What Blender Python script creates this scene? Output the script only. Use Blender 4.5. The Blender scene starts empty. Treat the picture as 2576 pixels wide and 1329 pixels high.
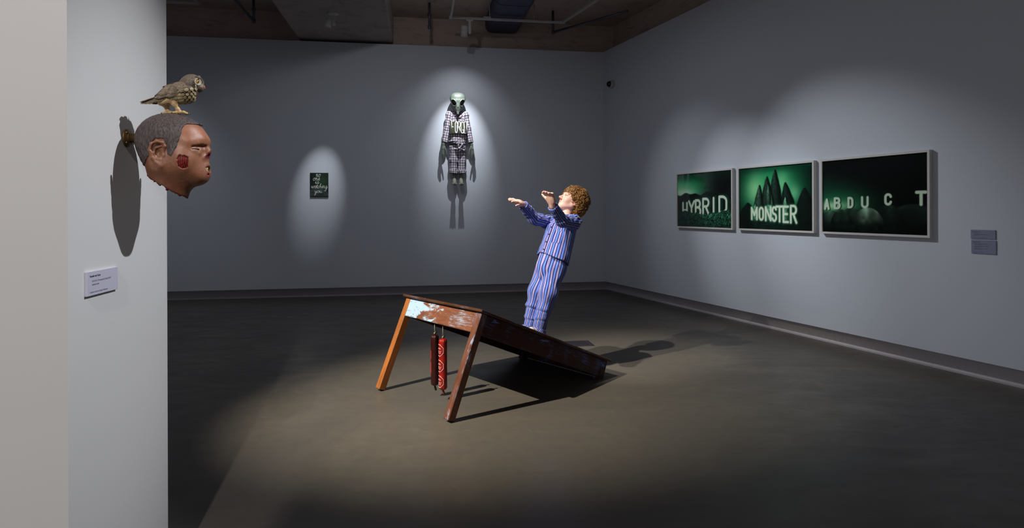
import bpy, math, random
import numpy as np
from mathutils import Matrix, Vector, Quaternion

random.seed(7)
SC = bpy.context.scene
COL = SC.collection
V3 = lambda *a: np.array(a, float)

# ------------------------------------------------------------------ camera
cd = bpy.data.cameras.new('camera')
cam = bpy.data.objects.new('camera', cd)
COL.objects.link(cam)
cd.sensor_width = 36.0
cd.lens = 1490.0 / 2576.0 * 36.0
cd.shift_y = -(664.5 - 528.0) / 2576.0
cd.clip_start = 0.05
cam.matrix_world = Matrix.Translation((0, 0, 1.45)) @ Matrix.Rotation(math.pi / 2, 4, 'X') @ Matrix.Rotation(-0.0035, 4, 'Z')
SC.camera = cam

# ------------------------------------------------------------------ colour management
SC.view_settings.view_transform = 'Standard'
SC.view_settings.look = 'None'
SC.view_settings.gamma = 1.0
SC.view_settings.use_curve_mapping = False
SC.view_settings.exposure = 0.0

# ------------------------------------------------------------------ world: dim light from the hall the room opens on to
wd = bpy.data.worlds.new('hall')
SC.world = wd
wd.use_nodes = True
wd.node_tree.nodes['Background'].inputs[0].default_value = (0.93, 0.95, 1.0, 1)
wd.node_tree.nodes['Background'].inputs[1].default_value = 0.66


def spot(name, loc, aim, watts, angle, blend=1.0, size=0.03, col=(0.93, 0.97, 1.0)):
    d = bpy.data.lights.new(name, 'SPOT')
    d.energy = watts
    d.spot_size = math.radians(angle)
    d.spot_blend = blend
    d.shadow_soft_size = size
    d.color = col
    o = bpy.data.objects.new(name, d)
    COL.objects.link(o)
    o.location = loc
    o.rotation_euler = (Vector(aim) - Vector(loc)).to_track_quat('-Z', 'Y').to_euler()
    return o


# added soft fill over the middle of the room, no real ceiling light
ad = bpy.data.lights.new('fill_area', 'AREA')
ad.shape = 'RECTANGLE'; ad.size = 5.0; ad.size_y = 2.6; ad.energy = 20; ad.color = (0.86, 0.91, 1.0)
ao = bpy.data.objects.new('fill_area', ad)
COL.objects.link(ao)
ao.location = (-1.2, 6.6, 4.22)

# gallery spotlights on the ceiling rails, with two added washes among them
spot('spot_light', (-3.50, 2.32, 4.26), (-0.15, 4.70, 0.10), 2200, 40, 1.0, 0.02, (1.0, 0.92, 0.74))
spot('spot_light', (-1.02, 3.95, 4.26), (0.52, 5.35, 1.22), 800, 25, 1.0, 0.02, (1.0, 0.94, 0.84))
spot('spot_light', (-0.77, 9.28, 4.12), (-0.93, 10.2, 2.62), 205, 42, 1.0, 0.012)
spot('spot_light', (-0.77, 9.28, 4.12), (-0.93, 10.2, 2.80), 18, 92, 1.0, 0.012)
spot('spot_light', (-2.69, 8.64, 4.02), (-3.20, 9.85, 1.84), 150, 22, 1.0, 0.012)
spot('spot_light', (-1.05, 7.90, 4.45), (2.62, 8.20, 1.30), 105, 40, 1.0, 0.015)
spot('spot_light', (-1.00, 7.60, 4.45), (2.98, 7.27, 1.22), 300, 31, 1.0, 0.015)
spot('spot_light', (-0.95, 7.30, 4.45), (3.52, 5.92, 1.22), 400, 34, 1.0, 0.015)
spot('spot_light', (1.75, 2.44, 4.40), (-1.29, 1.93, 1.20), 640, 27, 1.0, 0.02, (0.90, 0.94, 1.0))
spot('spot_light', (-1.00, 6.20, 4.45), (-2.40, 9.90, 2.60), 28, 110, 1.0, 0.05)  # added wash that lifts the far wall, not a gallery fixture
spot('spot_light', (-5.10, 7.60, 4.45), (-6.20, 9.40, 0.60), 40, 75, 1.0, 0.02)
spot('spot_light', (-0.25, -2.20, 4.40), (-2.65, 1.50, 1.30), 560, 40, 0.18, 0.05, (1.0, 0.95, 0.92))  # added lamp behind the camera to brighten the left wall end's front


# ------------------------------------------------------------------ mesh helpers
def srgb(r, g, b):
    f = lambda c: (c / 255 / 12.92) if c / 255 <= 0.04045 else ((c / 255 + 0.055) / 1.055) ** 2.4
    return (f(r), f(g), f(b), 1.0)


def srgb_np(a):
    a = np.clip(a, 0, 255) / 255.0
    return np.where(a <= 0.04045, a / 12.92, ((a + 0.055) / 1.055) ** 2.4)


def tag(o, label=None, cat=None, group=None, kind=None):
    if label: o['label'] = label
    if cat: o['category'] = cat
    if group: o['group'] = group
    if kind: o['kind'] = kind
    return o


def link(name, me, m=None, parent=None):
    o = bpy.data.objects.new(name, me)
    COL.objects.link(o)
    if m is not None:
        for k in (m if isinstance(m, (list, tuple)) else [m]):
            me.materials.append(k)
    if parent is not None:
        o.parent = parent
    return o


def thing(name, label, cat, M=None, group=None):
    o = bpy.data.objects.new(name, None)
    o.empty_display_size = 0.1
    COL.objects.link(o)
    if M is not None:
        o.matrix_world = M
    return tag(o, label, cat, group)


def frame(o, x, y, z):
    M = Matrix.Identity(4)
    for i in range(3):
        M[i][0], M[i][1], M[i][2], M[i][3] = x[i], y[i], z[i], o[i]
    return M


def mesh_np(name, V, F, smooth=True, attrs=None):
    """V (n,3), F (m,k) int array with one face size, or a list of lists."""
    me = bpy.data.meshes.new(name)
    if isinstance(F, np.ndarray):
        V = np.asarray(V, np.float32)
        F = np.asarray(F, np.int32)
        k = F.shape[1]
        me.vertices.add(len(V))
        me.vertices.foreach_set('co', V.ravel())
        me.loops.add(F.size)
        me.loops.foreach_set('vertex_index', F.ravel())
        me.polygons.add(len(F))
        me.polygons.foreach_set('loop_start', np.arange(0, F.size, k, dtype=np.int32))
        me.polygons.foreach_set('loop_total', np.full(len(F), k, np.int32))
        me.update(calc_edges=True)
    else:
        me.from_pydata([tuple(map(float, v)) for v in V], [], [list(map(int, f)) for f in F])
        me.update()
    me.polygons.foreach_set('use_smooth', np.full(len(me.polygons), bool(smooth)))
    for k, a in (attrs or {}).items():
        a = np.asarray(a, np.float32)
        if a.ndim == 1:
            at = me.attributes.new(k, 'FLOAT', 'POINT')
            at.data.foreach_set('value', a)
        else:
            if a.shape[1] == 3:
                a = np.concatenate([a, np.ones((len(a), 1), np.float32)], 1)
            at = me.attributes.new(k, 'FLOAT_COLOR', 'POINT')
            at.data.foreach_set('color', a.ravel())
    me.validate()
    return me


class MB:
    """collects shapes, builds ONE mesh object"""
    def __init__(s): s.V = []; s.F = []; s.sm = []

    def add(s, V, F, smooth=False):
        n = len(s.V)
        s.V += [tuple(v) for v in V]
        s.F += [[i + n for i in f] for f in F]
        s.sm += [smooth] * len(F)
        return s

    def box(s, lo, hi, M=None, ch=0.0):
        lo = np.array(lo, float); hi = np.array(hi, float)
        if ch <= 0:
            V = [(lo[0] if i & 1 == 0 else hi[0], lo[1] if i & 2 == 0 else hi[1], lo[2] if i & 4 == 0 else hi[2]) for i in range(8)]
            F = [(0, 2, 3, 1), (4, 5, 7, 6), (0, 1, 5, 4), (2, 6, 7, 3), (0, 4, 6, 2), (1, 3, 7, 5)]
        else:
            V, F = chamfer_box(lo, hi, ch)
        if M is not None: V = [tuple(M @ Vector(v)) for v in V]
        return s.add(V, F)

    def prism(s, poly, z0, z1, M=None, smooth=False):
        n = len(poly)
        V = [(p[0], p[1], z0) for p in poly] + [(p[0], p[1], z1) for p in poly]
        F = [list(range(n))[::-1], list(range(n, 2 * n))] + [(i, (i + 1) % n, (i + 1) % n + n, i + n) for i in range(n)]
        if M is not None: V = [tuple(M @ Vector(v)) for v in V]
        k = len(s.F)
        s.add(V, F, smooth)
        s.sm[k] = s.sm[k + 1] = False
        return s

    def lathe(s, prof, n=24, M=None, smooth=True):
        """prof: (r, z) list, rings about z; r=0 at an end closes it"""
        V = []; F = []; rings = []
        for r, z in prof:
            if r < 1e-7:
                rings.append([len(V)]); V.append((0, 0, z))
            else:
                rings.append(list(range(len(V), len(V) + n)))
                V += [(r * math.cos(2 * math.pi * i / n), r * math.sin(2 * math.pi * i / n), z) for i in range(n)]
        for a, b in zip(rings, rings[1:]):
            for i in range(n):
                j = (i + 1) % n
                if len(a) == 1 and len(b) == 1: continue
                if len(a) == 1: F.append((a[0], b[j], b[i]))
                elif len(b) == 1: F.append((a[i], a[j], b[0]))
                else: F.append((a[i], a[j], b[j], b[i]))
        for e, rv in ((rings[0], True), (rings[-1], False)):
            if len(e) > 1: F.append(e[::-1] if rv else e)
        if M is not None: V = [tuple(M @ Vector(v)) for v in V]
        return s.add(V, F, smooth)

    def tube(s, pts, r, n=8, caps=True, smooth=True):
        pts = [np.array(p, float) for p in pts]
        rr = r if isinstance(r, (list, tuple, np.ndarray)) else [r] * len(pts)
        V = []; F = []
        up = None
        for i, p in enumerate(pts):
            t = pts[min(i + 1, len(pts) - 1)] - pts[max(i - 1, 0)]
            t = t / (np.linalg.norm(t) + 1e-12)
            if up is None:
                up = np.array([0, 0, 1.0]) if abs(t[2]) < 0.9 else np.array([1.0, 0, 0])
            a = up - t * (up @ t); a /= np.linalg.norm(a) + 1e-12
            b = np.cross(t, a); up = a
            V += [tuple(p + rr[i] * (a * math.cos(2 * math.pi * k / n) + b * math.sin(2 * math.pi * k / n))) for k in range(n)]
        for i in range(len(pts) - 1):
            for k in range(n):
                j = (k + 1) % n
                F.append((i * n + k, i * n + j, (i + 1) * n + j, (i + 1) * n + k))
        if caps:
            F.append(list(range(n))[::-1]); F.append(list(range((len(pts) - 1) * n, len(pts) * n)))
        return s.add(V, F, smooth)

    def build(s, name, m, parent=None):
        me = bpy.data.meshes.new(name)
        me.from_pydata(s.V, [], s.F)
        me.polygons.foreach_set('use_smooth', s.sm)
        me.update()
        return link(name, me, m, parent)


def chamfer_box(lo, hi, c):
    V = []; idx = {}
    for i in range(8):
        sg = [(-1 if not (i >> k) & 1 else 1) for k in range(3)]
        for ax in range(3):
            p = []
            for k in range(3):
                e = lo[k] if sg[k] < 0 else hi[k]
                p.append(e if k == ax else e - sg[k] * c)
            idx[(i, ax)] = len(V); V.append(tuple(p))
    F = []
    for ax in range(3):
        a, b = [k for k in range(3) if k != ax]
        for s in (0, 1):
            q = []
            for (sa, sb) in ((0, 0), (1, 0), (1, 1), (0, 1)):
                i = (s << ax) | (sa << a) | (sb << b)
                q.append(idx[(i, ax)])
            F.append(q)
    for ax in range(3):            # edges along ax
        a, b = [k for k in range(3) if k != ax]
        for sa in (0, 1):
            for sb in (0, 1):
                i = (sa << a) | (sb << b); j = i | (1 << ax)
                F.append([idx[(i, a)], idx[(j, a)], idx[(j, b)], idx[(i, b)]])
    for i in range(8):
        F.append([idx[(i, 0)], idx[(i, 1)], idx[(i, 2)]])
    ctr = (np.array(lo) + np.array(hi)) / 2     # make the winding face outwards
    out = []
    for f in F:
        P = [np.array(V[k]) for k in f]
        n = np.cross(P[1] - P[0], P[2] - P[0])
        out.append(f if n @ (sum(P) / len(P) - ctr) > 0 else f[::-1])
    return V, out


# ------------------------------------------------------------------ signed-distance modelling (smooth organic shapes, surface nets)
_rng = np.random.RandomState(3)
_TAB = _rng.rand(32, 32, 32).astype(np.float32) * 2 - 1


def vn(P, s=1.0, seed=0):
    """smooth value noise in -1..1, vectorised"""
    Q = P * s + seed * 7.31
    I = np.floor(Q).astype(np.int32)
    f = (Q - I).astype(np.float32)
    f = f * f * (3 - 2 * f)
    x, y, z = (I[:, 0] & 31), (I[:, 1] & 31), (I[:, 2] & 31)
    X, Y, Z = ((I[:, 0] + 1) & 31), ((I[:, 1] + 1) & 31), ((I[:, 2] + 1) & 31)
    a, b, c = f[:, 0], f[:, 1], f[:, 2]
    L = lambda u, v, t: u + (v - u) * t
    return L(L(L(_TAB[x, y, z], _TAB[X, y, z], a), L(_TAB[x, Y, z], _TAB[X, Y, z], a), b),
             L(L(_TAB[x, y, Z], _TAB[X, y, Z], a), L(_TAB[x, Y, Z], _TAB[X, Y, Z], a), b), c)


def sph(P, c, r): return np.sqrt(((P - np.asarray(c, np.float32)) ** 2).sum(1)) - r


def ell(P, c, r, R=None):
    q = P - np.asarray(c, np.float32)
    if R is not None: q = q @ np.asarray(R, np.float32)      # columns of R = local axes
    r = np.asarray(r, np.float32)
    k0 = np.sqrt(((q / r) ** 2).sum(1)); k1 = np.sqrt(((q / r ** 2) ** 2).sum(1)) + 1e-9
    return np.where(k0 < 1e-3, -r.min(), k0 * (k0 - 1) / k1)


def cone(P, a, b, ra, rb):
    a = np.asarray(a, np.float32); d = np.asarray(b, np.float32) - a
    q = P - a
    t = np.clip((q @ d) / (d @ d + 1e-12), 0, 1)
    return np.sqrt(((q - t[:, None] * d) ** 2).sum(1)) - (ra + (rb - ra) * t)


def chain(P, pts, rad, k=0.0):
    d = None
    for i in range(len(pts) - 1):
        e = cone(P, pts[i], pts[i + 1], rad[i], rad[i + 1])
        d = e if d is None else (smin(d, e, k) if k > 0 else np.minimum(d, e))
    return d


def rbox(P, c, h, r, R=None):
    q = P - np.asarray(c, np.float32)
    if R is not None: q = q @ np.asarray(R, np.float32)
    q = np.abs(q) - (np.asarray(h, np.float32) - r)
    return np.sqrt((np.maximum(q, 0) ** 2).sum(1)) + np.minimum(q.max(1), 0) - r


def smin(a, b, k):
    h = np.maximum(k - np.abs(a - b), 0) / k
    return np.minimum(a, b) - h * h * k * 0.25


def smax(a, b, k): return -smin(-a, -b, k)


def isosurf(fn, lo, hi, h, B=10, slack=0.0):
    lo = np.array(lo, np.float32); hi = np.array(hi, np.float32)
    nb = np.maximum(1, np.ceil((hi - lo) / (h * B)).astype(int))
    n = nb * B + 1
    g = np.stack(np.meshgrid(*[np.arange(k) for k in nb], indexing='ij'), -1).reshape(-1, 3)
    cen = lo + (g + 0.5) * (h * B)
    dc = fn(cen.astype(np.float32))
    keep = np.abs(dc) < 0.9 * B * h * 1.25 + slack
    D = np.full(n, 1.0, np.float32)
    for (i, j, k), d in zip(g, dc):           # signs of the skipped blocks
        if d < 0: D[i * B:i * B + B + 1, j * B:j * B + B + 1, k * B:k * B + B + 1] = -1.0
    msk = np.zeros(n, bool)
    for i, j, k in g[keep]:
        msk[i * B:i * B + B + 1, j * B:j * B + B + 1, k * B:k * B + B + 1] = True
    idx = np.argwhere(msk)
    out = np.empty(len(idx), np.float32)
    for s in range(0, len(idx), 300000):
        out[s:s + 300000] = fn((lo + idx[s:s + 300000] * h).astype(np.float32))
    D[idx[:, 0], idx[:, 1], idx[:, 2]] = out
    S = D < 0
    cnt = np.zeros(n - 1, np.uint8)
    for a in (0, 1):
        for b in (0, 1):
            for c in (0, 1):
                cnt += S[a:n[0] - 1 + a, b:n[1] - 1 + b, c:n[2] - 1 + c]
    act = (cnt > 0) & (cnt < 8)
    cells = np.argwhere(act)
    vid = np.full(n - 1, -1, np.int32)
    vid[act] = np.arange(len(cells))
    acc = np.zeros((len(cells), 3), np.float32); w = np.zeros(len(cells), np.float32)
    cor = [(a, b, c) for a in (0, 1) for b in (0, 1) for c in (0, 1)]
    val = {c: D[cells[:, 0] + c[0], cells[:, 1] + c[1], cells[:, 2] + c[2]] for c in cor}
    for c in cor:
        for ax in range(3):
            if c[ax]: continue
            e = list(c); e[ax] = 1; e = tuple(e)
            va, vb = val[c], val[e]
            cr = (va < 0) != (vb < 0)
            t = np.where(cr, va / np.where(np.abs(va - vb) < 1e-9, 1e-9, va - vb), 0)
            p = np.zeros((len(cells), 3), np.float32)
            for k in range(3): p[:, k] = c[k]
            p[:, ax] += t
            acc += p * cr[:, None]; w += cr
    V = lo + (cells + acc / w[:, None]) * h
    F = []
    for ax in range(3):
        u, v = (ax + 1) % 3, (ax + 2) % 3
        sl = [slice(1, n[0] - 1), slice(1, n[1] - 1), slice(1, n[2] - 1)]
        sl[ax] = slice(0, n[ax] - 1); s2 = list(sl); s2[ax] = slice(1, n[ax])
        A, Bq = S[tuple(sl)], S[tuple(s2)]
        ed = np.argwhere(A != Bq)
        inside = A[ed[:, 0], ed[:, 1], ed[:, 2]]
        off = np.array([1, 1, 1]); off[ax] = 0
        e = ed + off
        du = np.zeros(3, int); du[u] = 1; dv = np.zeros(3, int); dv[v] = 1
        q = [vid[tuple((e - x).T)] for x in (du + dv, dv, 0 * du, du)]
        q = np.stack(q, 1)
        q[~inside] = q[~inside][:, ::-1]
        F.append(q)
    F = np.concatenate(F)
    return V.astype(np.float32), F[(F >= 0).all(1)]


# ------------------------------------------------------------------ stroke lettering
def arc(cx, cy, rx, ry, a0, a1, n=12):
    return [(cx + rx * math.cos(math.radians(a0 + (a1 - a0) * i / n)), cy + ry * math.sin(math.radians(a0 + (a1 - a0) * i / n))) for i in range(n + 1)]


LET = {  # unit box, x right, y up
    'A': [[(0, 0), (.5, 1), (1, 0)], [(.2, .3), (.8, .3)]],
    'B': [[(0, 0), (0, 1), (.5, 1)] + arc(.5, .77, .42, .23, 90, -90) + [(0, .54)], [(.5, .54)] + arc(.52, .27, .48, .27, 90, -90) + [(0, 0)]],
    'C': [arc(.5, .72, .5, .28, 10, 180) + arc(.5, .28, .5, .28, 180, 350)],
    'D': [[(0, 0), (0, 1), (.4, 1)] + arc(.4, .7, .6, .3, 90, 0) + arc(.4, .3, .6, .3, 0, -90) + [(0, 0)]],
    'E': [[(1, 0), (0, 0), (0, 1), (1, 1)], [(0, .52), (.8, .52)]],
    'F': [[(0, 0), (0, 1), (1, 1)], [(0, .52), (.75, .52)]],
    'G': [arc(.5, .72, .5, .28, 15, 180) + arc(.5, .28, .5, .28, 180, 345) + [(1, .42), (.55, .42)]],
    'H': [[(0, 0), (0, 1)], [(1, 0), (1, 1)], [(0, .5), (1, .5)]],
    'I': [[(.5, 0), (.5, 1)]],
    'M': [[(0, 0), (0, 1), (.5, .35), (1, 1), (1, 0)]],
    'N': [[(0, 0), (0, 1), (1, 0), (1, 1)]],
    'O': [arc(.5, .7, .5, .3, 0, 180) + arc(.5, .3, .5, .3, 180, 360) + [(1, .7)]],
    'R': [[(0, 0), (0, 1), (.5, 1)] + arc(.5, .76, .46, .24, 90, -90) + [(0, .52)], [(.45, .52), (1, 0)]],
    'S': [arc(.5, .76, .48, .24, 20, 270, 14) + arc(.5, .25, .5, .25, 90, -160, 14)],
    'T': [[(.5, 0), (.5, 1)], [(0, 1), (1, 1)]],
    'U': [[(0, 1), (0, .3)] + arc(.5, .3, .5, .3, 180, 360) + [(1, 1)]],
    'Y': [[(0, 1), (.5, .48), (1, 1)], [(.5, .48), (.5, 0)]],
}


def place(ch, x0, y0, x1, y1, slant=0.0):
    """strokes of a letter in the box x0..x1, y0 (bottom)..y1 (top)"""
    return [[(x0 + (x1 - x0) * px + slant * (y1 - y0) * py, y0 + (y1 - y0) * py) for px, py in st] for st in LET[ch]]


def seg_dist(X, Y, strokes):
    d = np.full(X.shape, 1e3, np.float32)
    for st in strokes:
        for (ax, ay), (bx, by) in zip(st, st[1:]):
            dx, dy = bx - ax, by - ay
            t = np.clip(((X - ax) * dx + (Y - ay) * dy) / (dx * dx + dy * dy + 1e-12), 0, 1)
            d = np.minimum(d, np.hypot(X - ax - t * dx, Y - ay - t * dy))
    return d


def smooth_poly(pts, n=6):
    """Catmull-Rom through 2-D points"""
    P = [pts[0]] + list(pts) + [pts[-1]]
    out = []
    for i in range(1, len(P) - 2):
        p0, p1, p2, p3 = [np.array(P[k], float) for k in (i - 1, i, i + 1, i + 2)]
        for j in range(n):
            t = j / n
            out.append(tuple(0.5 * ((2 * p1) + (-p0 + p2) * t + (2 * p0 - 5 * p1 + 4 * p2 - p3) * t * t + (-p0 + 3 * p1 - 3 * p2 + p3) * t ** 3)))
    out.append(tuple(map(float, pts[-1])))
    return out


def text_mesh(txt, size, bold=0.0):
    c = bpy.data.curves.new('text', 'FONT')
    c.body = txt; c.size = size; c.offset = bold
    c.resolution_u = 2
    o = bpy.data.objects.new('text', c)
    COL.objects.link(o)
    bpy.context.view_layer.update()
    me = bpy.data.meshes.new_from_object(o.evaluated_get(bpy.context.evaluated_depsgraph_get()))
    V = [tuple(v.co) for v in me.vertices]; F = [tuple(p.vertices) for p in me.polygons]
    bpy.data.objects.remove(o); bpy.data.curves.remove(c); bpy.data.meshes.remove(me)
    return V, F


# ------------------------------------------------------------------ materials
class NT:
    def __init__(s, name, rough=0.5, col=(0.5, 0.5, 0.5, 1), metal=0.0, spec=0.5, coat=0.0):
        s.m = bpy.data.materials.new(name); s.m.use_nodes = True
        s.t = s.m.node_tree; s.b = s.t.nodes['Principled BSDF']
        s.set(col, rough, metal, spec, coat)

    def set(s, col, rough, metal, spec, coat):
        i = s.b.inputs
        i['Base Color'].default_value = col; i['Roughness'].default_value = rough
        i['Metallic'].default_value = metal; i['Specular IOR Level'].default_value = spec
        i['Coat Weight'].default_value = coat; i['Coat Roughness'].default_value = 0.1

    def n(s, typ, ins=None, **kw):
        nd = s.t.nodes.new(typ)
        for k, v in kw.items(): setattr(nd, k, v)
        for k, v in (ins or {}).items(): s.put(nd.inputs[k], v)
        return nd

    def put(s, sock, v):
        if isinstance(v, bpy.types.NodeSocket): s.t.links.new(v, sock)
        else: sock.default_value = v

    def math(s, op, a, b=0.0, c=None, clamp=False):
        nd = s.t.nodes.new('ShaderNodeMath'); nd.operation = op; nd.use_clamp = clamp
        s.put(nd.inputs[0], a); s.put(nd.inputs[1], b)
        if c is not None: s.put(nd.inputs[2], c)
        return nd.outputs[0]

    def mix(s, f, a, b, mode='MIX'):
        nd = s.t.nodes.new('ShaderNodeMix'); nd.data_type = 'RGBA'; nd.blend_type = mode
        s.put(nd.inputs[0], f); s.put(nd.inputs[6], a); s.put(nd.inputs[7], b)
        return nd.outputs[2]

    def obj(s): return s.n('ShaderNodeTexCoord').outputs['Object']

    def map(s, vec, scale=(1, 1, 1), loc=(0, 0, 0)):
        return s.n('ShaderNodeMapping', {'Vector': vec, 'Scale': scale, 'Location': loc}).outputs[0]

    def noise(s, vec, scale, detail=4, rough=0.55, dist=0.0):
        return s.n('ShaderNodeTexNoise', {'Vector': vec, 'Scale': scale, 'Detail': detail, 'Roughness': rough, 'Distortion': dist}).outputs[0]

    def ramp(s, f, stops, interp='LINEAR'):
        nd = s.t.nodes.new('ShaderNodeValToRGB'); nd.color_ramp.interpolation = interp
        e = nd.color_ramp.elements
        while len(e) < len(stops): e.new(0.5)
        for k, (p, c) in enumerate(stops):
            e[k].position = p
            e[k].color = c if len(c) == 4 else (*c, 1)
        s.put(nd.inputs[0], f)
        return nd.outputs[0]

    def attr(s, name, out='Fac'):
        nd = s.t.nodes.new('ShaderNodeAttribute'); nd.attribute_name = name
        return nd.outputs[out]

    def color(s, v): s.put(s.b.inputs['Base Color'], v); return s

    def rough(s, v): s.put(s.b.inputs['Roughness'], v); return s

    def bump(s, h, strength=0.3, dist=0.002):
        nd = s.n('ShaderNodeBump', {'Height': h, 'Strength': strength, 'Distance': dist})
        s.t.links.new(nd.outputs[0], s.b.inputs['Normal']); return s


def G(v): return (v, v, v, 1)


def plain(name, rgb, rough=0.5, metal=0.0, spec=0.5, coat=0.0, vary=0.12, scale=30.0):
    """one colour with a faint procedural mottling"""
    t = NT(name, rough, srgb(*rgb), metal, spec, coat)
    c = srgb(*rgb)
    f = t.noise(t.obj(), scale, 3)
    t.color(t.mix(f, tuple(min(1, x * (1 - vary)) for x in c[:3]) + (1,), tuple(min(1, x * (1 + vary)) for x in c[:3]) + (1,)))
    return t.m


# ------------------------------------------------------------------ room axes (metres; the camera stands at x=0, y=0)
GX = V3(0.98839, 0.15195, 0)      # along the far wall, to the right
GY = V3(-0.15195, 0.98839, 0)     # away from the camera
RD = V3(0.37246, -0.92805, 0)     # along the right wall, towards the camera
RN = V3(-0.92805, -0.37246, 0)    # out of the right wall, into the room
UP = V3(0, 0, 1)
K = V3(1.6424, 10.60, 0)          # the corner of the two plastered walls
ZC = 4.80                         # ceiling


def wall_paint(name, a, b, rough=0.55):
    t = NT(name, rough, spec=0.25)
    v = t.obj()
    t.color(t.mix(t.noise(v, 1.3, 3), srgb(*a), srgb(*b)))
    t.bump(t.noise(v, 180, 3), 0.05, 0.001)
    return t.m


M_wall = wall_paint('wall_paint', (206, 211, 222), (210, 215, 225))
M_column = wall_paint('column_paint', (206, 204, 203), (209, 207, 205))


def concrete(name, a, b, c, rough=0.8):
    t = NT(name, rough, spec=0.2)
    v = t.obj()
    n1 = t.noise(v, 0.9, 6, 0.65, 0.6)
    n2 = t.noise(t.map(v, (1, 1, 4)), 3.5, 8, 0.7)
    col = t.mix(n1, srgb(*a), srgb(*b))
    col = t.mix(t.ramp(n2, [(0.52, G(0)), (0.72, G(0.8))]), col, srgb(*c))
    spk = t.noise(v, 40, 2)
    col = t.mix(t.ramp(spk, [(0.68, G(0)), (0.74, G(0.6))]), col, srgb(30, 28, 26))
    t.color(col)
    t.bump(t.noise(v, 25, 8, 0.7), 0.25, 0.01)
    return t.m


M_conc = concrete('raw_concrete', (178, 158, 148), (208, 188, 176), (148, 128, 116))
M_beam = concrete('beam_concrete', (160, 150, 146), (188, 178, 172), (136, 125, 118))
M_base = plain('recess_metal', (206, 198, 204), 0.45, 0.0, 0.4)
M_ledge = plain('ledge_metal', (182, 178, 182), 0.35, 0.0, 0.5)

# polished concrete floor
t = NT('polished_concrete', 0.35, spec=0.3)
v = t.obj()
n1 = t.noise(v, 0.55, 7, 0.62, 0.8)
n2 = t.noise(t.map(v, (1, 2.2, 1)), 2.6, 8, 0.66, 0.5)
n3 = t.noise(v, 14, 5, 0.6)
c = t.mix(t.ramp(n1, [(0.3, G(0)), (0.7, G(1))]), srgb(84, 80, 76), srgb(108, 102, 92))
c = t.mix(t.ramp(n2, [(0.38, G(0)), (0.62, G(0.7))]), c, srgb(92, 87, 83))
c = t.mix(t.ramp(n3, [(0.45, G(0)), (0.75, G(0.3))]), c, srgb(78, 74, 70))
sc = t.noise(t.map(v, (1.0, 1.0, 1)), 60, 2)
c = t.mix(t.ramp(sc, [(0.77, G(0)), (0.80, G(0.7))]), c, srgb(170, 165, 155))
cr = t.noise(t.map(v, (0.5, 4.0, 1)), 9, 3, 0.5, 2.5)
c = t.mix(t.ramp(cr, [(0.70, G(0)), (0.74, G(0.22))]), c, srgb(160, 155, 148))
t.color(c)
t.rough(t.ramp(n2, [(0.3, G(0.28)), (0.7, G(0.46))]))
t.bump(t.noise(v, 30, 3), 0.06, 0.002)
M_floor = t.m


def structure(name, lo, hi, m, M=None, ch=0.0):
    o = MB().box(lo, hi, None, ch).build(name, m)
    if M is not None: o.matrix_world = M
    o['kind'] = 'structure'
    return o


FB = frame(K, GX, GY, UP)           # x along the far wall, y behind it
FR = frame(K, RD, -RN, UP)          # x along the right wall towards the camera, y behind it
structure('floor', (-9.5, -6, -0.2), (9.5, 12.5, 0), M_floor)
structure('ceiling', (-9.5, -6, ZC), (9.5, 12.5, ZC + 0.25), M_conc)


def wall_slab(name, poly, z0, z1, m):
    o = MB().prism([(p[0], p[1]) for p in poly], z0, z1).build(name, m)
    o['kind'] = 'structure'
    return o


def off(back, right):
    """corner of the far and right planes, set back by the given distances"""
    A = np.array([GY[:2], -RN[:2]])
    return np.append(np.linalg.solve(A, [back, right]), 0) + K


K1, K2 = off(0.10, 0.09), off(0.30, 0.25)
wall_slab('wall_back', [K, K1, K1 - GX * 8.5, K - GX * 8.5], 0.157, 4.262, M_wall)
wall_slab('wall_right', [K, K + RD * 15, K1 + RD * 15, K1], 0.165, 4.266, M_wall)
R1, R2 = off(0.125, 0.115), off(0.16, 0.15)
wall_slab('baseboard_back', [R1, R2, R2 - GX * 8.5, R1 - GX * 8.5], 0.0, 0.215, M_base)
wall_slab('baseboard_right', [R1, R1 + RD * 15, R2 + RD * 15, R2], 0.0, 0.215, M_base)
L1 = off(0.125, 0.095)
wall_slab('trim_1', [L1, L1 + RD * 15, R1 + RD * 15, R1], 0.0, 0.013, M_ledge)
C1, C2 = off(0.22, 0.30), off(0.42, 0.50)
wall_slab('wall_rear', [C1, C2, C2 - GX * 8.5, C1 - GX * 8.5], 0.0, ZC, M_conc)
wall_slab('wall_side', [C1, C1 + RD * 15, C2 + RD * 15, C2], 0.0, ZC, M_conc)
S1 = K - GX * 8.4
wall_slab('wall_far_left', [S1 + GY * 0.6, S1 + GY * 0.6 - GX * 0.2, S1 - GX * 0.2 - GY * 9, S1 - GY * 9], 0.0, ZC, M_wall)  # unseen side wall, put in to keep out world light from the left
wall_slab('wall_baffle', [V3(0.5, -3.2, 0), V3(9, -3.2, 0), V3(9, -3.4, 0), V3(0.5, -3.4, 0)], 0.0, ZC, M_wall)  # unseen slab added behind the camera to block part of the world light

# the white wall end on the left that carries the head
E1 = V3(-1.2405, 1.6529, 0); E2 = V3(-1.34, 2.30, 0)
wall_slab('wall_left', [E1, E2, E2 - GX * 3.2, E1 - GX * 3.2], 0.0, ZC, M_column)

# concrete downstand beam under the ceiling
b0 = V3(-3.565, 9.94, 0); b1 = V3(-2.03, 10.17, 0)
o = MB().prism([tuple(b0[:2] + GY[:2] * 0.7), tuple(b0[:2] - GY[:2] * 11), tuple(b1[:2] - GY[:2] * 11), tuple(b1[:2] + GY[:2] * 0.7)], 4.31, ZC + 0.02).build('ceiling_beam', M_beam)
o['kind'] = 'structure'
md = o.modifiers.new('bevel', 'BEVEL'); md.width = 0.035; md.segments = 2

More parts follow.
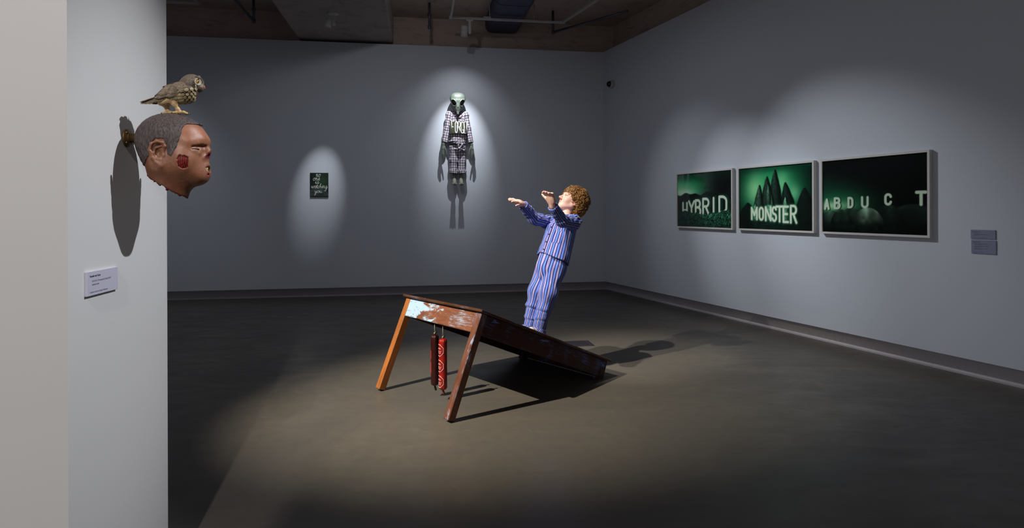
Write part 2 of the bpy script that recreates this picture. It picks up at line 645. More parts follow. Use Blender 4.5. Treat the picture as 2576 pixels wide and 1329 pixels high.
# ------------------------------------------------------------------ things on the ceiling
M_white = plain('white_track', (196, 192, 192), 0.45)
M_lampbody = plain('white_lamp_body', (205, 202, 200), 0.4)
M_pipe = plain('dark_steel_pipe', (92, 92, 104), 0.4, 0.6)
M_duct = plain('dark_blue_duct', (78, 80, 112), 0.55)


def rail_seg(a, b, name, parent, w=0.036, h=0.032):
    a, b = V3(*a), V3(*b)
    d = (b - a) / np.linalg.norm(b - a); s = np.cross(UP, d)
    L = np.linalg.norm(b - a)
    m = MB()
    Mx = frame(a, d, s, UP)
    m.box((0, -w / 2, 0), (L, w / 2, h), Mx, 0.003)
    m.box((0.01, -0.006, -0.004), (L - 0.01, 0.006, 0.0005), Mx)
    return m.build(name, M_white, parent)


def hanger(a, parent, z=ZC):
    return MB().tube([(a[0], a[1], a[2] + 0.03), (a[0], a[1], z)], 0.006, 6).build('hanger', M_white, parent)


rz = 4.50
P0 = V3(-0.962, 9.43, rz); P1 = P0 + GX * 1.82
r1 = thing('track_rail', 'white lighting track with three arms hung under the concrete ceiling', 'track', Matrix.Identity(4))
rail_seg(P0, P1, 'rail', r1)
rail_seg(P0, P0 - GY * 4.5, 'rail', r1)
rail_seg(P1, P1 + RD * 5.5, 'rail', r1)
MB().box((-0.03, -0.03, -0.003), (0.03, 0.03, 0.035), frame(P0, GX, GY, UP), 0.004).build('corner_joint', M_white, r1)
MB().box((-0.05, -0.024, -0.003), (0.05, 0.024, 0.035), frame(P1, GX, GY, UP), 0.004).build('corner_joint', M_white, r1)
for q in (P0 + GX * 0.62, P0 + GX * 1.35, P1 + RD * 0.9, P0 - GY * 1.2): hanger(q, r1)
MB().box((-0.06, -0.02, 0.03), (0.06, 0.02, 0.055), frame(P0 + GX * 0.58, GX, GY, UP), 0.004).build('feed_box', M_white, r1)
r2 = thing('track_rail', 'short bend of white lighting track high beside the left wall end', 'track', Matrix.Identity(4))
Q0 = V3(-4.93, 9.36, 4.71)
rail_seg(Q0, Q0 - GX * 3.0, 'rail', r2); rail_seg(Q0, Q0 - GY * 3.0, 'rail', r2)
hanger(Q0 - GX * 0.5, r2); hanger(Q0 - GY * 0.25, r2)


def gallery_lamp(name, label, top, drop, side, rad, length, aim, plate=0.0):
    """adapter, arm going down, lamp head beside the arm"""
    t = thing(name, label, 'spotlight', Matrix.Translation(top))
    m = MB()
    if plate > 0: m.lathe([(0, -0.004), (plate * .96, -0.004), (plate, 0.0), (0, 0.0)], 28, None, False)
    else: m.box((-0.055, -0.015, -0.026), (0.055, 0.015, -0.005), frame((0, 0, 0), GX, GY, UP), 0.003)
    m.build('ceiling_plate' if plate else 'track_adapter', M_lampbody, t)
    m = MB().box((-0.02, -0.018, -drop), (0.02, 0.018, -0.02), frame((0, 0, 0), GX, GY, UP), 0.004)
    m.build('arm', M_lampbody, t)
    c = V3(0, 0, -drop + 0.035) + GX * side
    MB().tube([V3(0, 0, -drop + 0.035), c], 0.010, 8).build('pivot', M_lampbody, t)
    q = Vector(aim).to_track_quat('-Z', 'Y').to_matrix().to_4x4()
    q.translation = Vector(c)
    h = MB().lathe([(rad * .80, length * .50), (rad * .92, length * .46), (rad, length * .36), (rad, -length * .02), (rad * .97, -length * .03), (rad, -length * .04), (rad, -length * .5), (rad * .88, -length * .5), (rad * .80, -length * .36), (0, -length * .36)], 28, q, True)
    h.build('lamp_head', M_lampbody, t)
    MB().lathe([(0, length * .50), (rad * .8, length * .50), (rad * .8, length * .53), (0, length * .53)], 24, q, False).build('end_cap', M_lampbody, t)
    return t


gallery_lamp('gallery_spotlight', 'white barrel spotlight hanging from the ceiling track above the alien figure', V3(-0.962, 9.43, rz) + GX * 0.30, 0.23, -0.085, 0.055, 0.17, (-0.15, 0.55, -1.5))
gallery_lamp('gallery_spotlight', 'small white spotlight on a round plate under the concrete beam', V3(-2.585, 8.62, 4.31), 0.17, -0.075, 0.042, 0.12, (-0.25, 0.5, -1.6), 0.075)


def pipe(label, pts, flange=None):
    t = thing('conduit_pipe', label, 'pipe', Matrix.Identity(4), None)
    for a, b in zip(pts, pts[1:]):
        m = MB().tube([a, b], 0.021, 12)
        m.build('pipe_length', M_pipe, t)
    for p in pts[1:-1] if len(pts) > 2 else pts[-1:]:
        Mx = Matrix.Translation(p)
        MB().lathe([(0, -0.034), (0.022, -0.03), (0.029, -0.015), (0.029, 0.02), (0.024, 0.03), (0, 0.032)], 14, Mx).build('elbow', M_pipe, t)
    if flange is not None:
        MB().lathe([(0, 0.0), (0.085, 0.0), (0.085, -0.008), (0.03, -0.016), (0, -0.016)], 24, Matrix.Translation(flange)).build('ceiling_flange', M_pipe, t)
    MB().lathe([(0.0, -0.012), (0.036, -0.012), (0.036, 0.012), (0, 0.012)], 16, Matrix.Translation((V3(*pts[0]) + V3(*pts[1])) / 2)).build('collar', M_pipe, t)


pipe('steel pipe dropping from a ceiling flange left of the beam', [(-4.045, 9.30, ZC - 0.01), (-4.045, 9.30, 4.43), (-3.75, 7.4, 4.43)], (-4.045, 9.30, ZC))
pipe('straight steel pipe dropping from the ceiling right of the beam', [(-1.32, 9.55, ZC - 0.01), (-1.32, 9.55, 4.40)])
pipe('steel pipe bent towards the corner beside the ceiling track', [(0.70, 9.95, ZC - 0.01), (0.70, 9.95, 4.43), (1.75, 8.9, 4.43)])

t_ = thing('ventilation_duct', 'wide dark blue ventilation duct running along the ceiling behind the track', 'duct', Matrix.Identity(4))
dc = V3(-0.165, 10.50, 0)
hw, zb, rr = 0.30, 4.58, 0.12
prof = [(-hw, ZC + .01)] + [(-hw + rr + rr * math.cos(a), zb + rr + rr * math.sin(a)) for a in np.linspace(math.pi, 1.5 * math.pi, 9)] + [(hw - rr + rr * math.cos(a), zb + rr + rr * math.sin(a)) for a in np.linspace(1.5 * math.pi, 2 * math.pi, 9)] + [(hw, ZC + .01)]
MB().prism(prof, 0, 6.0, frame(dc, GX, UP, -GY), True).build('duct_body', M_duct, t_)
for d in (1.4, 3.2):
    p2 = [(x * 1.02, z if z > ZC else zb + (z - zb) * 1.0 - 0.006) for x, z in prof]
    MB().prism(p2, d, d + 0.04, frame(dc, GX, UP, -GY), True).build('duct_flange', M_duct, t_)

# security dome on the right wall
t_ = thing('security_camera', 'small white dome camera with black bubble high on the right wall', 'camera', frame(K + RD * 0.30 + UP * 3.63, RD, UP, -RD * 0 + RN))
M_black = plain('black_gloss', (8, 8, 9), 0.08, 0, 0.6)
M_camwhite = plain('camera_housing', (185, 182, 186), 0.4)
MB().lathe([(0, 0), (0.075, 0), (0.075, 0.018), (0.070, 0.032), (0.062, 0.05), (0.050, 0.055), (0, 0.055)], 32).build('housing', M_camwhite, t_)
MB().lathe([(0.052, 0.054)] + [(0.052 * math.cos(a), 0.056 + 0.052 * math.sin(a)) for a in np.linspace(0, math.pi / 2, 9)][:-1] + [(0, 0.108)], 28).build('bubble', M_black, t_)
MB().lathe([(0, 0.034), (0.006, 0.034), (0.006, 0.038), (0, 0.038)], 10, Matrix.Translation((0.066, 0, 0))).build('screw', M_black, t_)

# floor outlet plate
M_plate = plain('dark_plate', (46, 44, 54), 0.5, 0.3)
t_ = thing('floor_plate', 'flat dark metal floor plate set into the concrete behind the table', 'floor plate', frame(V3(0.876, 6.295, 0), -GX, GY, UP))
MB().box((0, 0, -0.01), (0.46, 0.257, 0.003), None, 0.001).build('lid', M_plate, t_)
M_plate2 = plain('plate_edge', (92, 90, 98), 0.4, 0.6)
for lo, hi in (((0.03, 0.235, 0.003), (0.43, 0.239, 0.0038)), ((0.03, 0.02, 0.003), (0.034, 0.24, 0.0038)), ((0.03, 0.02, 0.003), (0.43, 0.024, 0.0038))):
    MB().box(lo, hi).build('seam', M_plate2, t_)
for x in (0.02, 0.44):
    MB().lathe([(0, 0.003), (0.006, 0.003), (0.005, 0.0045), (0, 0.0045)], 10, Matrix.Translation((x, 0.235, 0))).build('screw', M_plate2, t_)


# ------------------------------------------------------------------ the tilted table
def old_wood(name, dark, mid, paint, amount, axis=0, paint_rgb=(150, 186, 226), grad=None, rough=0.5):
    t = NT(name, rough, spec=0.35)
    v = t.obj()
    st = [9, 9, 9]; st[axis] = 0.7
    g = t.noise(t.map(v, tuple(st)), 6, 8, 0.62, 1.2)
    col = t.mix(t.ramp(g, [(0.3, G(0)), (0.7, G(1))]), srgb(*dark), srgb(*mid))
    big = t.noise(v, 3.0, 3)
    col = t.mix(t.ramp(big, [(0.4, G(0)), (0.65, G(0.55))]), col, srgb(*[x * 0.72 for x in dark]))
    st2 = [1.6, 1.6, 1.6]; st2[axis] = 0.55
    m1 = t.noise(t.map(v, tuple(st2)), 7.5, 10, 0.72, 0.4)
    if grad is not None:
        sep = t.n('ShaderNodeSeparateXYZ', {0: v})
        gx = t.math('MULTIPLY_ADD', sep.outputs[grad[0]], grad[1], grad[2], clamp=True)
        gx = t.math('POWER', gx, 2.5)
        m1 = t.math('ADD', m1, t.math('MULTIPLY', gx, grad[3]))
    mask = t.ramp(m1, [(amount, G(0)), (amount + 0.035, G(0.9))])
    st3 = [30, 30, 30]; st3[axis] = 2.5
    worn = t.noise(t.map(v, tuple(st3)), 5, 6, 0.7)
    veil = t.ramp(t.math('MULTIPLY', worn, t.noise(v, 5, 4)), [(0.28, G(0)), (0.40, G(0.45 * paint))])
    col = t.mix(veil, col, srgb(*paint_rgb))
    col = t.mix(mask, col, srgb(*paint_rgb))
    t.color(col)
    t.rough(t.ramp(m1, [(0.4, G(rough - 0.1)), (0.7, G(rough + 0.15))]))
    t.bump(t.math('ADD', g, t.math('MULTIPLY', m1, 0.7)), 0.25, 0.003)
    return t.m


TU = V3(0.69158, 0.60910, -0.38830); TV = V3(-0.66113, 0.75027, -0.00065); TW = V3(0.29089, 0.25716, 0.92150)
TB = V3(-0.2123, 4.1742, 0.7491)      # near-left corner of the top
TL, TWd, TT, AD, OV, LS, LG, RL = 1.552, 1.0635, 0.0205, 0.1487, 0.0262, 0.0605, 0.7763, 0.193
A0 = V3(OV + LS, OV, -LG)             # foot of the near leg, in table axes
troot = TB + TU * A0[0] + TV * A0[1] + TW * A0[2]
FT = frame(troot, TU, TV, TW)
table = thing('tilted_table', 'worn brown wooden table with flaked blue paint, short back legs making it slope', 'table', FT)
W_top = old_wood('top_wood', (56, 32, 22), (98, 62, 42), 0.5, 0.70, 1, rough=0.4)
W_end = old_wood('end_wood', (104, 58, 40), (142, 90, 64), 1.3, 0.60, 1, (168, 198, 228), (1, 1.0, -0.03, 0.26))
W_shade = old_wood('shaded_side_wood', (50, 19, 12), (70, 30, 18), 0.9, 0.625, 0, (104, 140, 206))  # table wood coloured darker, with the shade on its sides put into the colour
W_leg = old_wood('leg_wood', (90, 50, 36), (122, 76, 56), 1.5, 0.575, 2, (146, 160, 190))
W_new = old_wood('new_leg_wood', (150, 86, 42), (196, 124, 66), 0.0, 1.2, 2, rough=0.35)


def tbox(name, lo, hi, m, ch=0.003):
    return MB().box(V3(*lo) - A0, V3(*hi) - A0, None, ch).build(name, m, table)


tbox('tabletop', (0, 0, -TT), (TL, TWd, 0), W_top, 0.005)
i0 = OV + 0.004
tbox('apron', (i0, OV + LS, -TT - AD), (i0 + 0.022, TWd - OV - LS, -TT), W_end)
tbox('apron', (TL - i0 - 0.022, OV + LS, -TT - AD), (TL - i0, TWd - OV - LS, -TT), W_shade)
tbox('apron', (OV + LS, i0, -TT - AD), (TL - OV - LS, i0 + 0.022, -TT), W_shade)
tbox('apron', (OV + LS, TWd - i0 - 0.022, -TT - AD), (TL - OV - LS, TWd - i0, -TT), W_shade)


def leg(u0, v0, z0, m, z1=None, taper=0.0):
    lo = V3(u0, v0, -z0) - A0; hi = V3(u0 + LS, v0 + LS, -TT) - A0
    o = MB().box(lo, hi, None, 0.004).build('leg', m, table)
    return o


leg(OV, OV, LG, W_leg)
tag(leg(OV, TWd - OV - LS, LG, W_new), 'leg of newer orange wood')
def short_leg(v0):
    u0, u1 = TL - OV - LS, TL - OV
    n = []
    for (uu, vv) in ((u0, v0), (u1, v0), (u1, v0 + LS), (u0, v0 + LS)):
        b = TB + TU * uu + TV * vv                     # sawn off level with the floor
        zf = -b[2] / TW[2]
        n.append((V3(uu, vv, zf) - A0, V3(uu, vv, -TT) - A0))
    V = [a for a, _ in n] + [b for _, b in n]
    F = [(3, 2, 1, 0), (4, 5, 6, 7)] + [(i, (i + 1) % 4, (i + 1) % 4 + 4, i + 4) for i in range(4)]
    return tag(MB().add(V, F).build('leg', W_shade, table), 'leg sawn short')
short_leg(OV); short_leg(TWd - OV - LS)
tbox('corner_block', (OV + LS, OV + 0.03, -TT - 0.06), (OV + LS + 0.03, OV + LS + 0.03, -TT), W_shade)

# ------------------------------------------------------------------ two sausages on strings under the table end
def plastic(name, rgb, spec=0.5, rough=0.25):
    t = NT(name, rough + 0.1, srgb(*rgb), 0, spec, 0.25)
    v = t.obj()
    n = t.noise(t.map(v, (1, 1, 0.4)), 45, 5, 0.6)
    t.color(t.mix(t.ramp(n, [(0.35, G(0)), (0.7, G(1))]), srgb(*[x * 0.72 for x in rgb]), srgb(*rgb)))
    t.bump(t.noise(t.map(v, (1, 1, 0.15)), 120, 3), 0.2, 0.001)
    return t.m


M_string = plain('twine', (188, 178, 150), 0.9)
M_saus_d = plastic('dark_casing', (58, 10, 10))
M_saus_r = plastic('red_casing', (176, 28, 20))
M_knot = plain('dark_knot', (22, 12, 10), 0.6)
M_tail = plastic('red_tail', (140, 40, 26))
M_lab_r = plain('red_label', (214, 40, 32), 0.35)
M_lab_b = plain('black_label', (26, 30, 26), 0.35)
M_lab_y = plain('gold_label', (206, 150, 60), 0.35)
M_lab_w = plain('white_print', (236, 206, 208), 0.4)


def sausage(name, label, top, ztop, zbot, r, mat, tailmat, dark):
    """top: point where the string leaves the table; ztop/zbot: ends of the sausage"""
    x, y, zt = top
    t = thing(name, label, 'sausage', Matrix.Translation((x, y, zbot)), 'sausages hung under the table')
    L = ztop - zbot
    prof = [(0.004, -0.004)] + [(r * math.sin(a) ** 0.8, r * 0.8 - r * 0.8 * math.cos(a)) for a in np.linspace(0.22, math.pi / 2, 7)]
    prof += [(r * (1 + 0.012 * math.sin(k * 1.7)), r * 0.8 + (L - 1.6 * r) * k / 14) for k in range(1, 14)]
    prof += [(r * math.sin(a) ** 0.8, L - r * 0.8 - r * 0.8 * math.cos(a)) for a in np.linspace(math.pi / 2, math.pi - 0.22, 7)] + [(0.004, L + 0.004)]
    m = MB().lathe(prof, 40)
    VV = []
    for vx in m.V:                       # pleats gathered at both ends
        rad = math.hypot(vx[0], vx[1]); a = math.atan2(vx[1], vx[0])
        e = max(0.0, 1 - min(vx[2], L - vx[2]) / (1.1 * r))
        k = 1 + 0.10 * e * math.sin(9 * a)
        VV.append((vx[0] * k, vx[1] * k, vx[2]))
    m.V = VV
    m.build('casing', mat, t)
    MB().tube([(0, 0, -0.002), (0.002, 0.001, -0.012), (0.006, 0, -0.028), (0.009, 0.002, -0.036)], [0.006, 0.008, 0.009, 0.006], 8).build('bottom_knot', tailmat, t)
    MB().tube([(0, 0, L), (0.003, 0, L + 0.008), (0.012, 0.003, L + 0.026)], [0.005, 0.006, 0.009], 8).build('top_knot', M_knot, t)
    s = MB().tube([(0, 0, L), (0, 0, zt - zbot)], 0.0018, 6)
    s.tube([(0.006 * math.cos(a), 0.006 * math.sin(a), L + 0.006 + 0.0008 * a) for a in np.linspace(0, 12, 24)], 0.0018, 5)
    s.build('string', M_string, t)

    def on(a, z, d=0.0007):              # a point of the casing: angle (degrees) and height
        a = math.radians(a)
        return ((r * 1.012 + d) * math.cos(a), (r * 1.012 + d) * math.sin(a), z)

    def patch(name, a0, a1, z0, z1, mt, d=0.0007, n=8):
        V = []; F = []
        for i in range(n + 1):
            a = a0 + (a1 - a0) * i / n
            V += [on(a, z0, d), on(a, z1, d)]
        for i in range(n): F.append((2 * i, 2 * i + 2, 2 * i + 3, 2 * i + 1))
        return MB().add(V, F, True).build(name, mt, t)

    if dark:
        patch('label', 150, 218, 0.112 * L / .43, 0.300 * L / .43, M_lab_r)
        patch('label_print', 152, 212, 0.200 * L / .43, 0.232 * L / .43, M_lab_b, 0.0013)
        patch('label_print', 160, 205, 0.190 * L / .43, 0.200 * L / .43, M_lab_y, 0.0013)
        patch('label_print', 150, 190, 0.238 * L / .43, 0.290 * L / .43, M_lab_w, 0.0013)
    else:
        for zc in (0.075, 0.205, 0.335):
            m = MB(); R0 = 0.047
            pts = [on(205 + math.degrees(R0 * math.cos(math.radians(22.5 + 45 * k)) / r), zc * L / .43 + R0 * math.sin(math.radians(22.5 + 45 * k)), 0.0004) for k in range(9)]
            fine = []
            for a, b in zip(pts, pts[1:]):
                for q in range(4):
                    p = V3(*a) * (1 - q / 4) + V3(*b) * q / 4
                    h = math.hypot(p[0], p[1]); k = r * 1.014 / h
                    fine.append((p[0] * k, p[1] * k, p[2]))
            fine.append(fine[0])
            m.tube(fine, 0.0018, 5, False)
            # scribbled writing inside
            for row, (w, h) in enumerate(((0.022, 0.018), (0.028, 0.004), (0.026, 0.004), (0.022, 0.004))):
                zz = zc * L / .43 + (0.014, -0.006, -0.014, -0.022)[row]
                pl = []
                for k in range(26):
                    s_ = k / 25
                    pl.append(on(205 + math.degrees((-w + 2 * w * s_) / r), zz + h * 0.5 * math.sin(k * 2.1) * (0.6 + 0.4 * math.sin(k * .9)), 0.0003))
                m.tube(pl, 0.0008, 4, False)
            m.build('printed_badge', M_lab_w, t)
    return t


S_D = V3(-0.604, 4.600, 0); S_R = V3(-0.531, 4.518, 0)
sausage('salami', 'dark maroon sausage with red label on a string under the table', (S_D[0], S_D[1], 0.578), 0.482, 0.086, 0.0305, M_saus_d, M_knot, True)
sausage('salami', 'bright red sausage with white octagon badges on a string under the table', (S_R[0], S_R[1], 0.578), 0.469, 0.077, 0.0315, M_saus_r, M_tail, False)


# ------------------------------------------------------------------ three framed photographs on the right wall
M_frame = plain('white_frame', (214, 210, 206), 0.4, 0, 0.4, 0, 0.04)
M_rebate = plain('dark_rebate', (38, 38, 42), 0.7)
tg = NT('picture_glass', 0.02)
gl = tg.n('ShaderNodeBsdfGlossy', {'Color': (1, 1, 1, 1), 'Roughness': 0.03})
tr = tg.n('ShaderNodeBsdfTransparent', {'Color': (0.97, 0.98, 0.97, 1)})
fr = tg.n('ShaderNodeFresnel', {'IOR': 1.15})
mx = tg.n('ShaderNodeMixShader', {0: fr.outputs[0], 1: tr.outputs[0], 2: gl.outputs[0]})
tg.t.links.new(mx.outputs[0], tg.t.nodes['Material Output'].inputs[0])
M_glass = tg.m
tp = NT('photographic_print', 0.4, spec=0.06)
tp.color(tp.attr('ink', 'Color'))
M_print = tp.m


def lerp3(a, b, f): return np.asarray(a, float) + (np.asarray(b, float) - np.asarray(a, float)) * f[:, None]


def blob(X, Y, cx, cy, rx, ry): return np.exp(-(((X - cx) / rx) ** 2 + ((Y - cy) / ry) ** 2))


def over(c, col, m): return c + (np.asarray(col, float) - c) * np.clip(m, 0, 1)[:, None]


def ink_noise(X, Y, s, seed=0): return vn(np.stack([X, Y * 0.7, 0 * X + 0.37], 1).astype(np.float32), s, seed)


def sstep(a, b, x):
    t = np.clip((x - a) / (b - a), 0, 1); return t * t * (3 - 2 * t)


def art_hybrid(X, Y):           # Y down, both 0..1
    c = lerp3((34, 150, 98), (6, 10, 9), sstep(0.15, 0.75, X * 0.9 + 0.05 * Y))
    c = over(c, (120, 195, 145), 0.85 * blob(X, Y, 0.10, 0.30, 0.26, 0.16))
    c = over(c, (205, 228, 200), 0.95 * blob(X, Y, 0.13, 0.36, 0.20, 0.07))
    c = over(c, (8, 40, 30), 0.75 * sstep(0.22, 0.0, Y))
    ridge = 0.385 + 0.016 * np.sin(X * 31) + 0.014 * np.sin(X * 17 + 1) - 0.05 * sstep(0.45, 1, X)
    c = over(c, (7, 17, 14), sstep(-0.008, 0.012, Y - ridge))
    bush = 0.735 - 0.03 * np.sin(X * 7 + 1) + 0.02 * ink_noise(X, Y, 38) - 0.015 * X
    L = []
    for ch, x0, x1, y0, y1 in (('H', .105, .185, .83, .555), ('Y', .225, .325, .76, .525), ('B', .355, .445, .79, .510), ('R', .495, .600, .775, .485), ('I', .66, .71, .735, .475), ('D', .785, .905, .73, .455)):
        L += place(ch, x0, y0, x1, y1)
    d = seg_dist(X, Y * 0.69, [[(x, y * 0.69) for x, y in s] for s in L])
    c = over(c, (14, 62, 48), 0.8 * sstep(0.05, 0.02, seg_dist(X - 0.02, Y * 0.69, [[(x, y * 0.69) for x, y in s] for s in L])) * sstep(-.02, .03, Y - ridge))
    c = over(c, (212, 226, 208), sstep(0.0205, 0.0125, d))
    g = np.clip(0.5 + 0.9 * ink_noise(X, Y, 95, 2) * (0.6 + 0.6 * ink_noise(X, Y, 41, 5)), 0, 1)
    lit = 0.35 + 0.65 * blob(X, Y, 0.75, 0.78, 0.45, 0.2)
    leaf = lerp3((4, 16, 13), (84, 200, 150), (g ** 1.8) * lit)
    m = sstep(-0.012, 0.014, Y - bush)
    return c + (leaf - c) * m[:, None]


def art_monster(X, Y):
    c = lerp3((24, 152, 94), (4, 26, 20), np.clip(np.hypot((X - 0.45) * 1.25, (Y - 0.38) * 1.0) * 1.55 - 0.1, 0, 1) ** 1.4)
    c = over(c, (150, 212, 155), 0.85 * blob(X, Y, 0.24, 0.36, 0.15, 0.24))
    c = over(c, (130, 205, 150), 0.8 * blob(X, Y, 0.60, 0.30, 0.12, 0.22))
    c = over(c, (120, 200, 148), 0.75 * blob(X, Y, 0.76, 0.44, 0.09, 0.14))
    c = over(c, (6, 60, 42), 0.7 * sstep(0.14, 0.0, Y))

    def rock(c, cx, top, hw, base, light, tilt=0.0, soft=0.008):
        f = np.clip((Y - top) / (base - top), 0, 1)
        prof = hw * (0.06 + 0.94 * np.sin(np.clip(f * 1.35, 0, 1) * math.pi / 2) ** 0.75) * (1 + 0.12 * f)
        x = X - cx - tilt * (Y - top) + 0.006 * ink_noise(X, Y, 26, 3)
        m = sstep(soft, -soft, np.abs(x) - prof) * sstep(top - 0.004, top + 0.006, Y) * sstep(base + .02, base, Y)
        sh = np.clip(1 - np.abs((x + 0.2 * hw) / (prof + 1e-4)) ** 1.5, 0, 1) * (0.85 + 0.28 * ink_noise(X, Y, 75, 1)) * light * 1.3 * (1 - 0.45 * f)
        return c + (lerp3((6, 16, 13), (128, 196, 158), np.clip(sh, 0, 1) ** 1.3) - c) * m[:, None]
    for a in ((0.52, 0.055, 0.090, 0.95, 0.34), (0.41, 0.155, 0.085, 0.95, 0.34), (0.655, 0.265, 0.095, 0.95, 0.26, 0.10), (0.90, 0.36, 0.115, 1.0, 0.14),
              (0.305, 0.285, 0.075, 0.95, 0.50, -0.05), (0.13, 0.57, 0.15, 1.05, 0.12), (0.455, 0.385, 0.068, 0.93, 1.05), (0.425, 0.28, 0.034, 0.6, 0.75),
              (0.245, 0.585, 0.06, 0.92, 0.95), (0.66, 0.48, 0.055, 0.92, 0.95)):
        c = rock(c, *a)
    c = over(c, (7, 18, 15), 0.85 * sstep(0.80, 0.90, Y))
    g = np.clip(0.5 + 0.8 * ink_noise(X, Y, 60, 7), 0, 1) ** 2
    c = over(c, (26, 92, 66), 0.55 * g * blob(X, Y, 0.45, 0.93, 0.35, 0.055))
    L = []
    for k, (ch, x0, x1) in enumerate((('M', .185, .262), ('O', .298, .352), ('N', .388, .458), ('S', .482, .532), ('T', .535, .622), ('E', .630, .690), ('R', .725, .795))):
        L += place(ch, x0, .845 + .007 * k - 0.004, x1, .655 - .004 * k + .006 * (k % 2))
    Ls = [[(x, y * 0.69) for x, y in s] for s in L]
    d = seg_dist(X, Y * 0.69, Ls)
    c = over(c, (90, 170, 130), 0.55 * sstep(0.035, 0.012, d))
    return over(c, (216, 226, 206), sstep(0.0165, 0.0085, d))


def art_abduct(X, Y):
    c = lerp3((12, 34, 27), (3, 3, 3), sstep(0.0, 0.62, X))
    c = over(c, (4, 6, 6), sstep(0.35, 0.05, Y))
    c = over(c, (34, 120, 80), 0.85 * blob(X, Y, 0.17, 0.60, 0.34, 0.20))
    c = over(c, (165, 210, 165), 0.95 * blob(X, Y, 0.10, 0.635, 0.19, 0.065))

    def hill(c, cx, top, rx, ry, light, col=(110, 165, 130)):
        q = ((X - cx) / rx) ** 2 + ((Y - top - ry) / ry) ** 2
        m = sstep(1.06, 0.94, q) * (Y < top + ry) + (Y >= top + ry) * sstep(rx * 1.03, rx * 0.97, np.abs(X - cx))
        f = np.clip((Y - top) / (ry * 1.2), 0, 1)
        ang = (X - cx) / rx
        rib = 0.82 + 0.18 * np.sin(ang * 5 / (0.45 + f) + cx * 20)
        sh = light * np.exp(-1.7 * f) * np.exp(-1.2 * ang ** 2) * rib * (0.85 + 0.3 * ink_noise(X, Y, 30, 4))
        return c + (lerp3((5, 9, 8), col, np.clip(sh, 0, 1)) - c) * np.clip(m, 0, 1)[:, None]
    for a in ((0.88, 0.62, 0.30, 0.40, 0.32), (0.66, 0.625, 0.16, 0.34, 0.34), (0.30, 0.660, 0.13, 0.26, 0.6), (0.09, 0.70, 0.15, 0.26, 0.85), (0.20, 0.685, 0.12, 0.26, 0.6), (0.465, 0.660, 0.165, 0.30, 1.2, (160, 200, 170))):
        c = hill(c, *a)
    c = over(c, (4, 8, 7), 0.85 * sstep(0.82, 0.93, Y))
    c = over(c, (18, 58, 42), 0.5 * np.clip(0.5 + ink_noise(X, Y, 50, 8), 0, 1) * blob(X, Y, 0.42, 0.925, 0.4, 0.045))
    for ch, x0, x1, y0, y1, w in (('A', .022, .062, .675, .545, 1.0), ('B', .130, .182, .668, .53, 1.0), ('D', .275, .315, .655, .53, 1.0), ('U', .412, .466, .655, .525, 1.0), ('C', .634, .682, .620, .495, 1.05), ('T', .905, .978, .625, .478, 1.25)):
        s = [[(x, y * 0.69) for x, y in q] for q in place(ch, x0, y0, x1, y1)]
        d = seg_dist(X, Y * 0.69, s)
        if ch in 'ABD': c = over(c, (10, 34, 26), 0.8 * sstep(0.018 * w, 0.008 * w, seg_dist(X - .010, Y * .69 - .004, s)))
        c = over(c, (200, 216, 196), sstep(0.0165 * w, 0.0065 * w, d))
    return c


def picture(label, s0, z0, art, w=1.14, h=0.79, depth=0.045, fw=0.021):
    """s0: distance of the frame's far edge from the corner, along the wall"""
    t = thing('framed_photograph', label, 'picture', frame(K + RD * s0 + UP * z0, RD, RN, UP), 'three framed green photographs')
    for nm, poly in (('bottom', [(0, 0), (w, 0), (w - fw, fw), (fw, fw)]), ('top', [(0, h), (fw, h - fw), (w - fw, h - fw), (w, h)]),
                     ('left', [(0, 0), (fw, fw), (fw, h - fw), (0, h)]), ('right', [(w, 0), (w, h), (w - fw, h - fw), (w - fw, fw)])):
        V = [(x, 0.0, z) for x, z in poly] + [(x, depth, z) for x, z in poly]
        F = [(0, 1, 2, 3), (7, 6, 5, 4)] + [(i, i + 4, (i + 1) % 4 + 4, (i + 1) % 4) for i in range(4)]
        P = [V3(*q) for q in V]; cc = sum(P) / 8
        F = [f if np.cross(P[f[1]] - P[f[0]], P[f[2]] - P[f[0]]) @ (sum(P[k] for k in f) / 4 - cc) > 0 else f[::-1] for f in F]
        MB().add(V, F).build('frame_rail', M_frame, t)
    nx, nz = 330, 228
    gx, gz = np.meshgrid(np.linspace(0, 1, nx), np.linspace(0, 1, nz), indexing='ij')
    X, Y = gx.ravel(), 1 - gz.ravel()
    V = np.stack([fw + X * (w - 2 * fw), 0 * X + depth - 0.016, fw + (1 - Y) * (h - 2 * fw)], 1)
    i, j = np.meshgrid(np.arange(nx - 1), np.arange(nz - 1), indexing='ij')
    a = (i * nz + j).ravel()
    F = np.stack([a, a + 1, a + nz + 1, a + nz], 1)
    me = mesh_np('print', V, F, False, {'ink': np.clip(srgb_np(art(X, Y)) * 1.25, 0, 0.92)})
    link('print', me, M_print, t)
    MB().box((fw * .6, 0.001, fw * .6), (w - fw * .6, depth - 0.018, h - fw * .6)).build('backing_board', M_rebate, t)
    MB().box((fw - .004, depth - 0.0085, fw - .004), (w - fw + .004, depth - 0.0065, h - fw + .004)).build('glass', M_glass, t)
    return t


picture('framed green night photograph reading HYBRID, nearest the room corner', 2.115, 1.183, art_hybrid)
picture('framed green photograph of pointed rocks reading MONSTER', 3.345, 1.185, art_monster)
picture('framed dark photograph of widely spaced letters reading ABDUCT over hills', 4.568, 1.185, art_abduct)

# ------------------------------------------------------------------ wall labels
M_card = plain('white_card', (186, 184, 200), 0.6, 0, 0.3, 0, 0.03)
M_ink = plain('black_ink', (28, 26, 34), 0.7)


M_card2 = plain('grey_card', (140, 144, 170), 0.6, 0, 0.3, 0, 0.03)


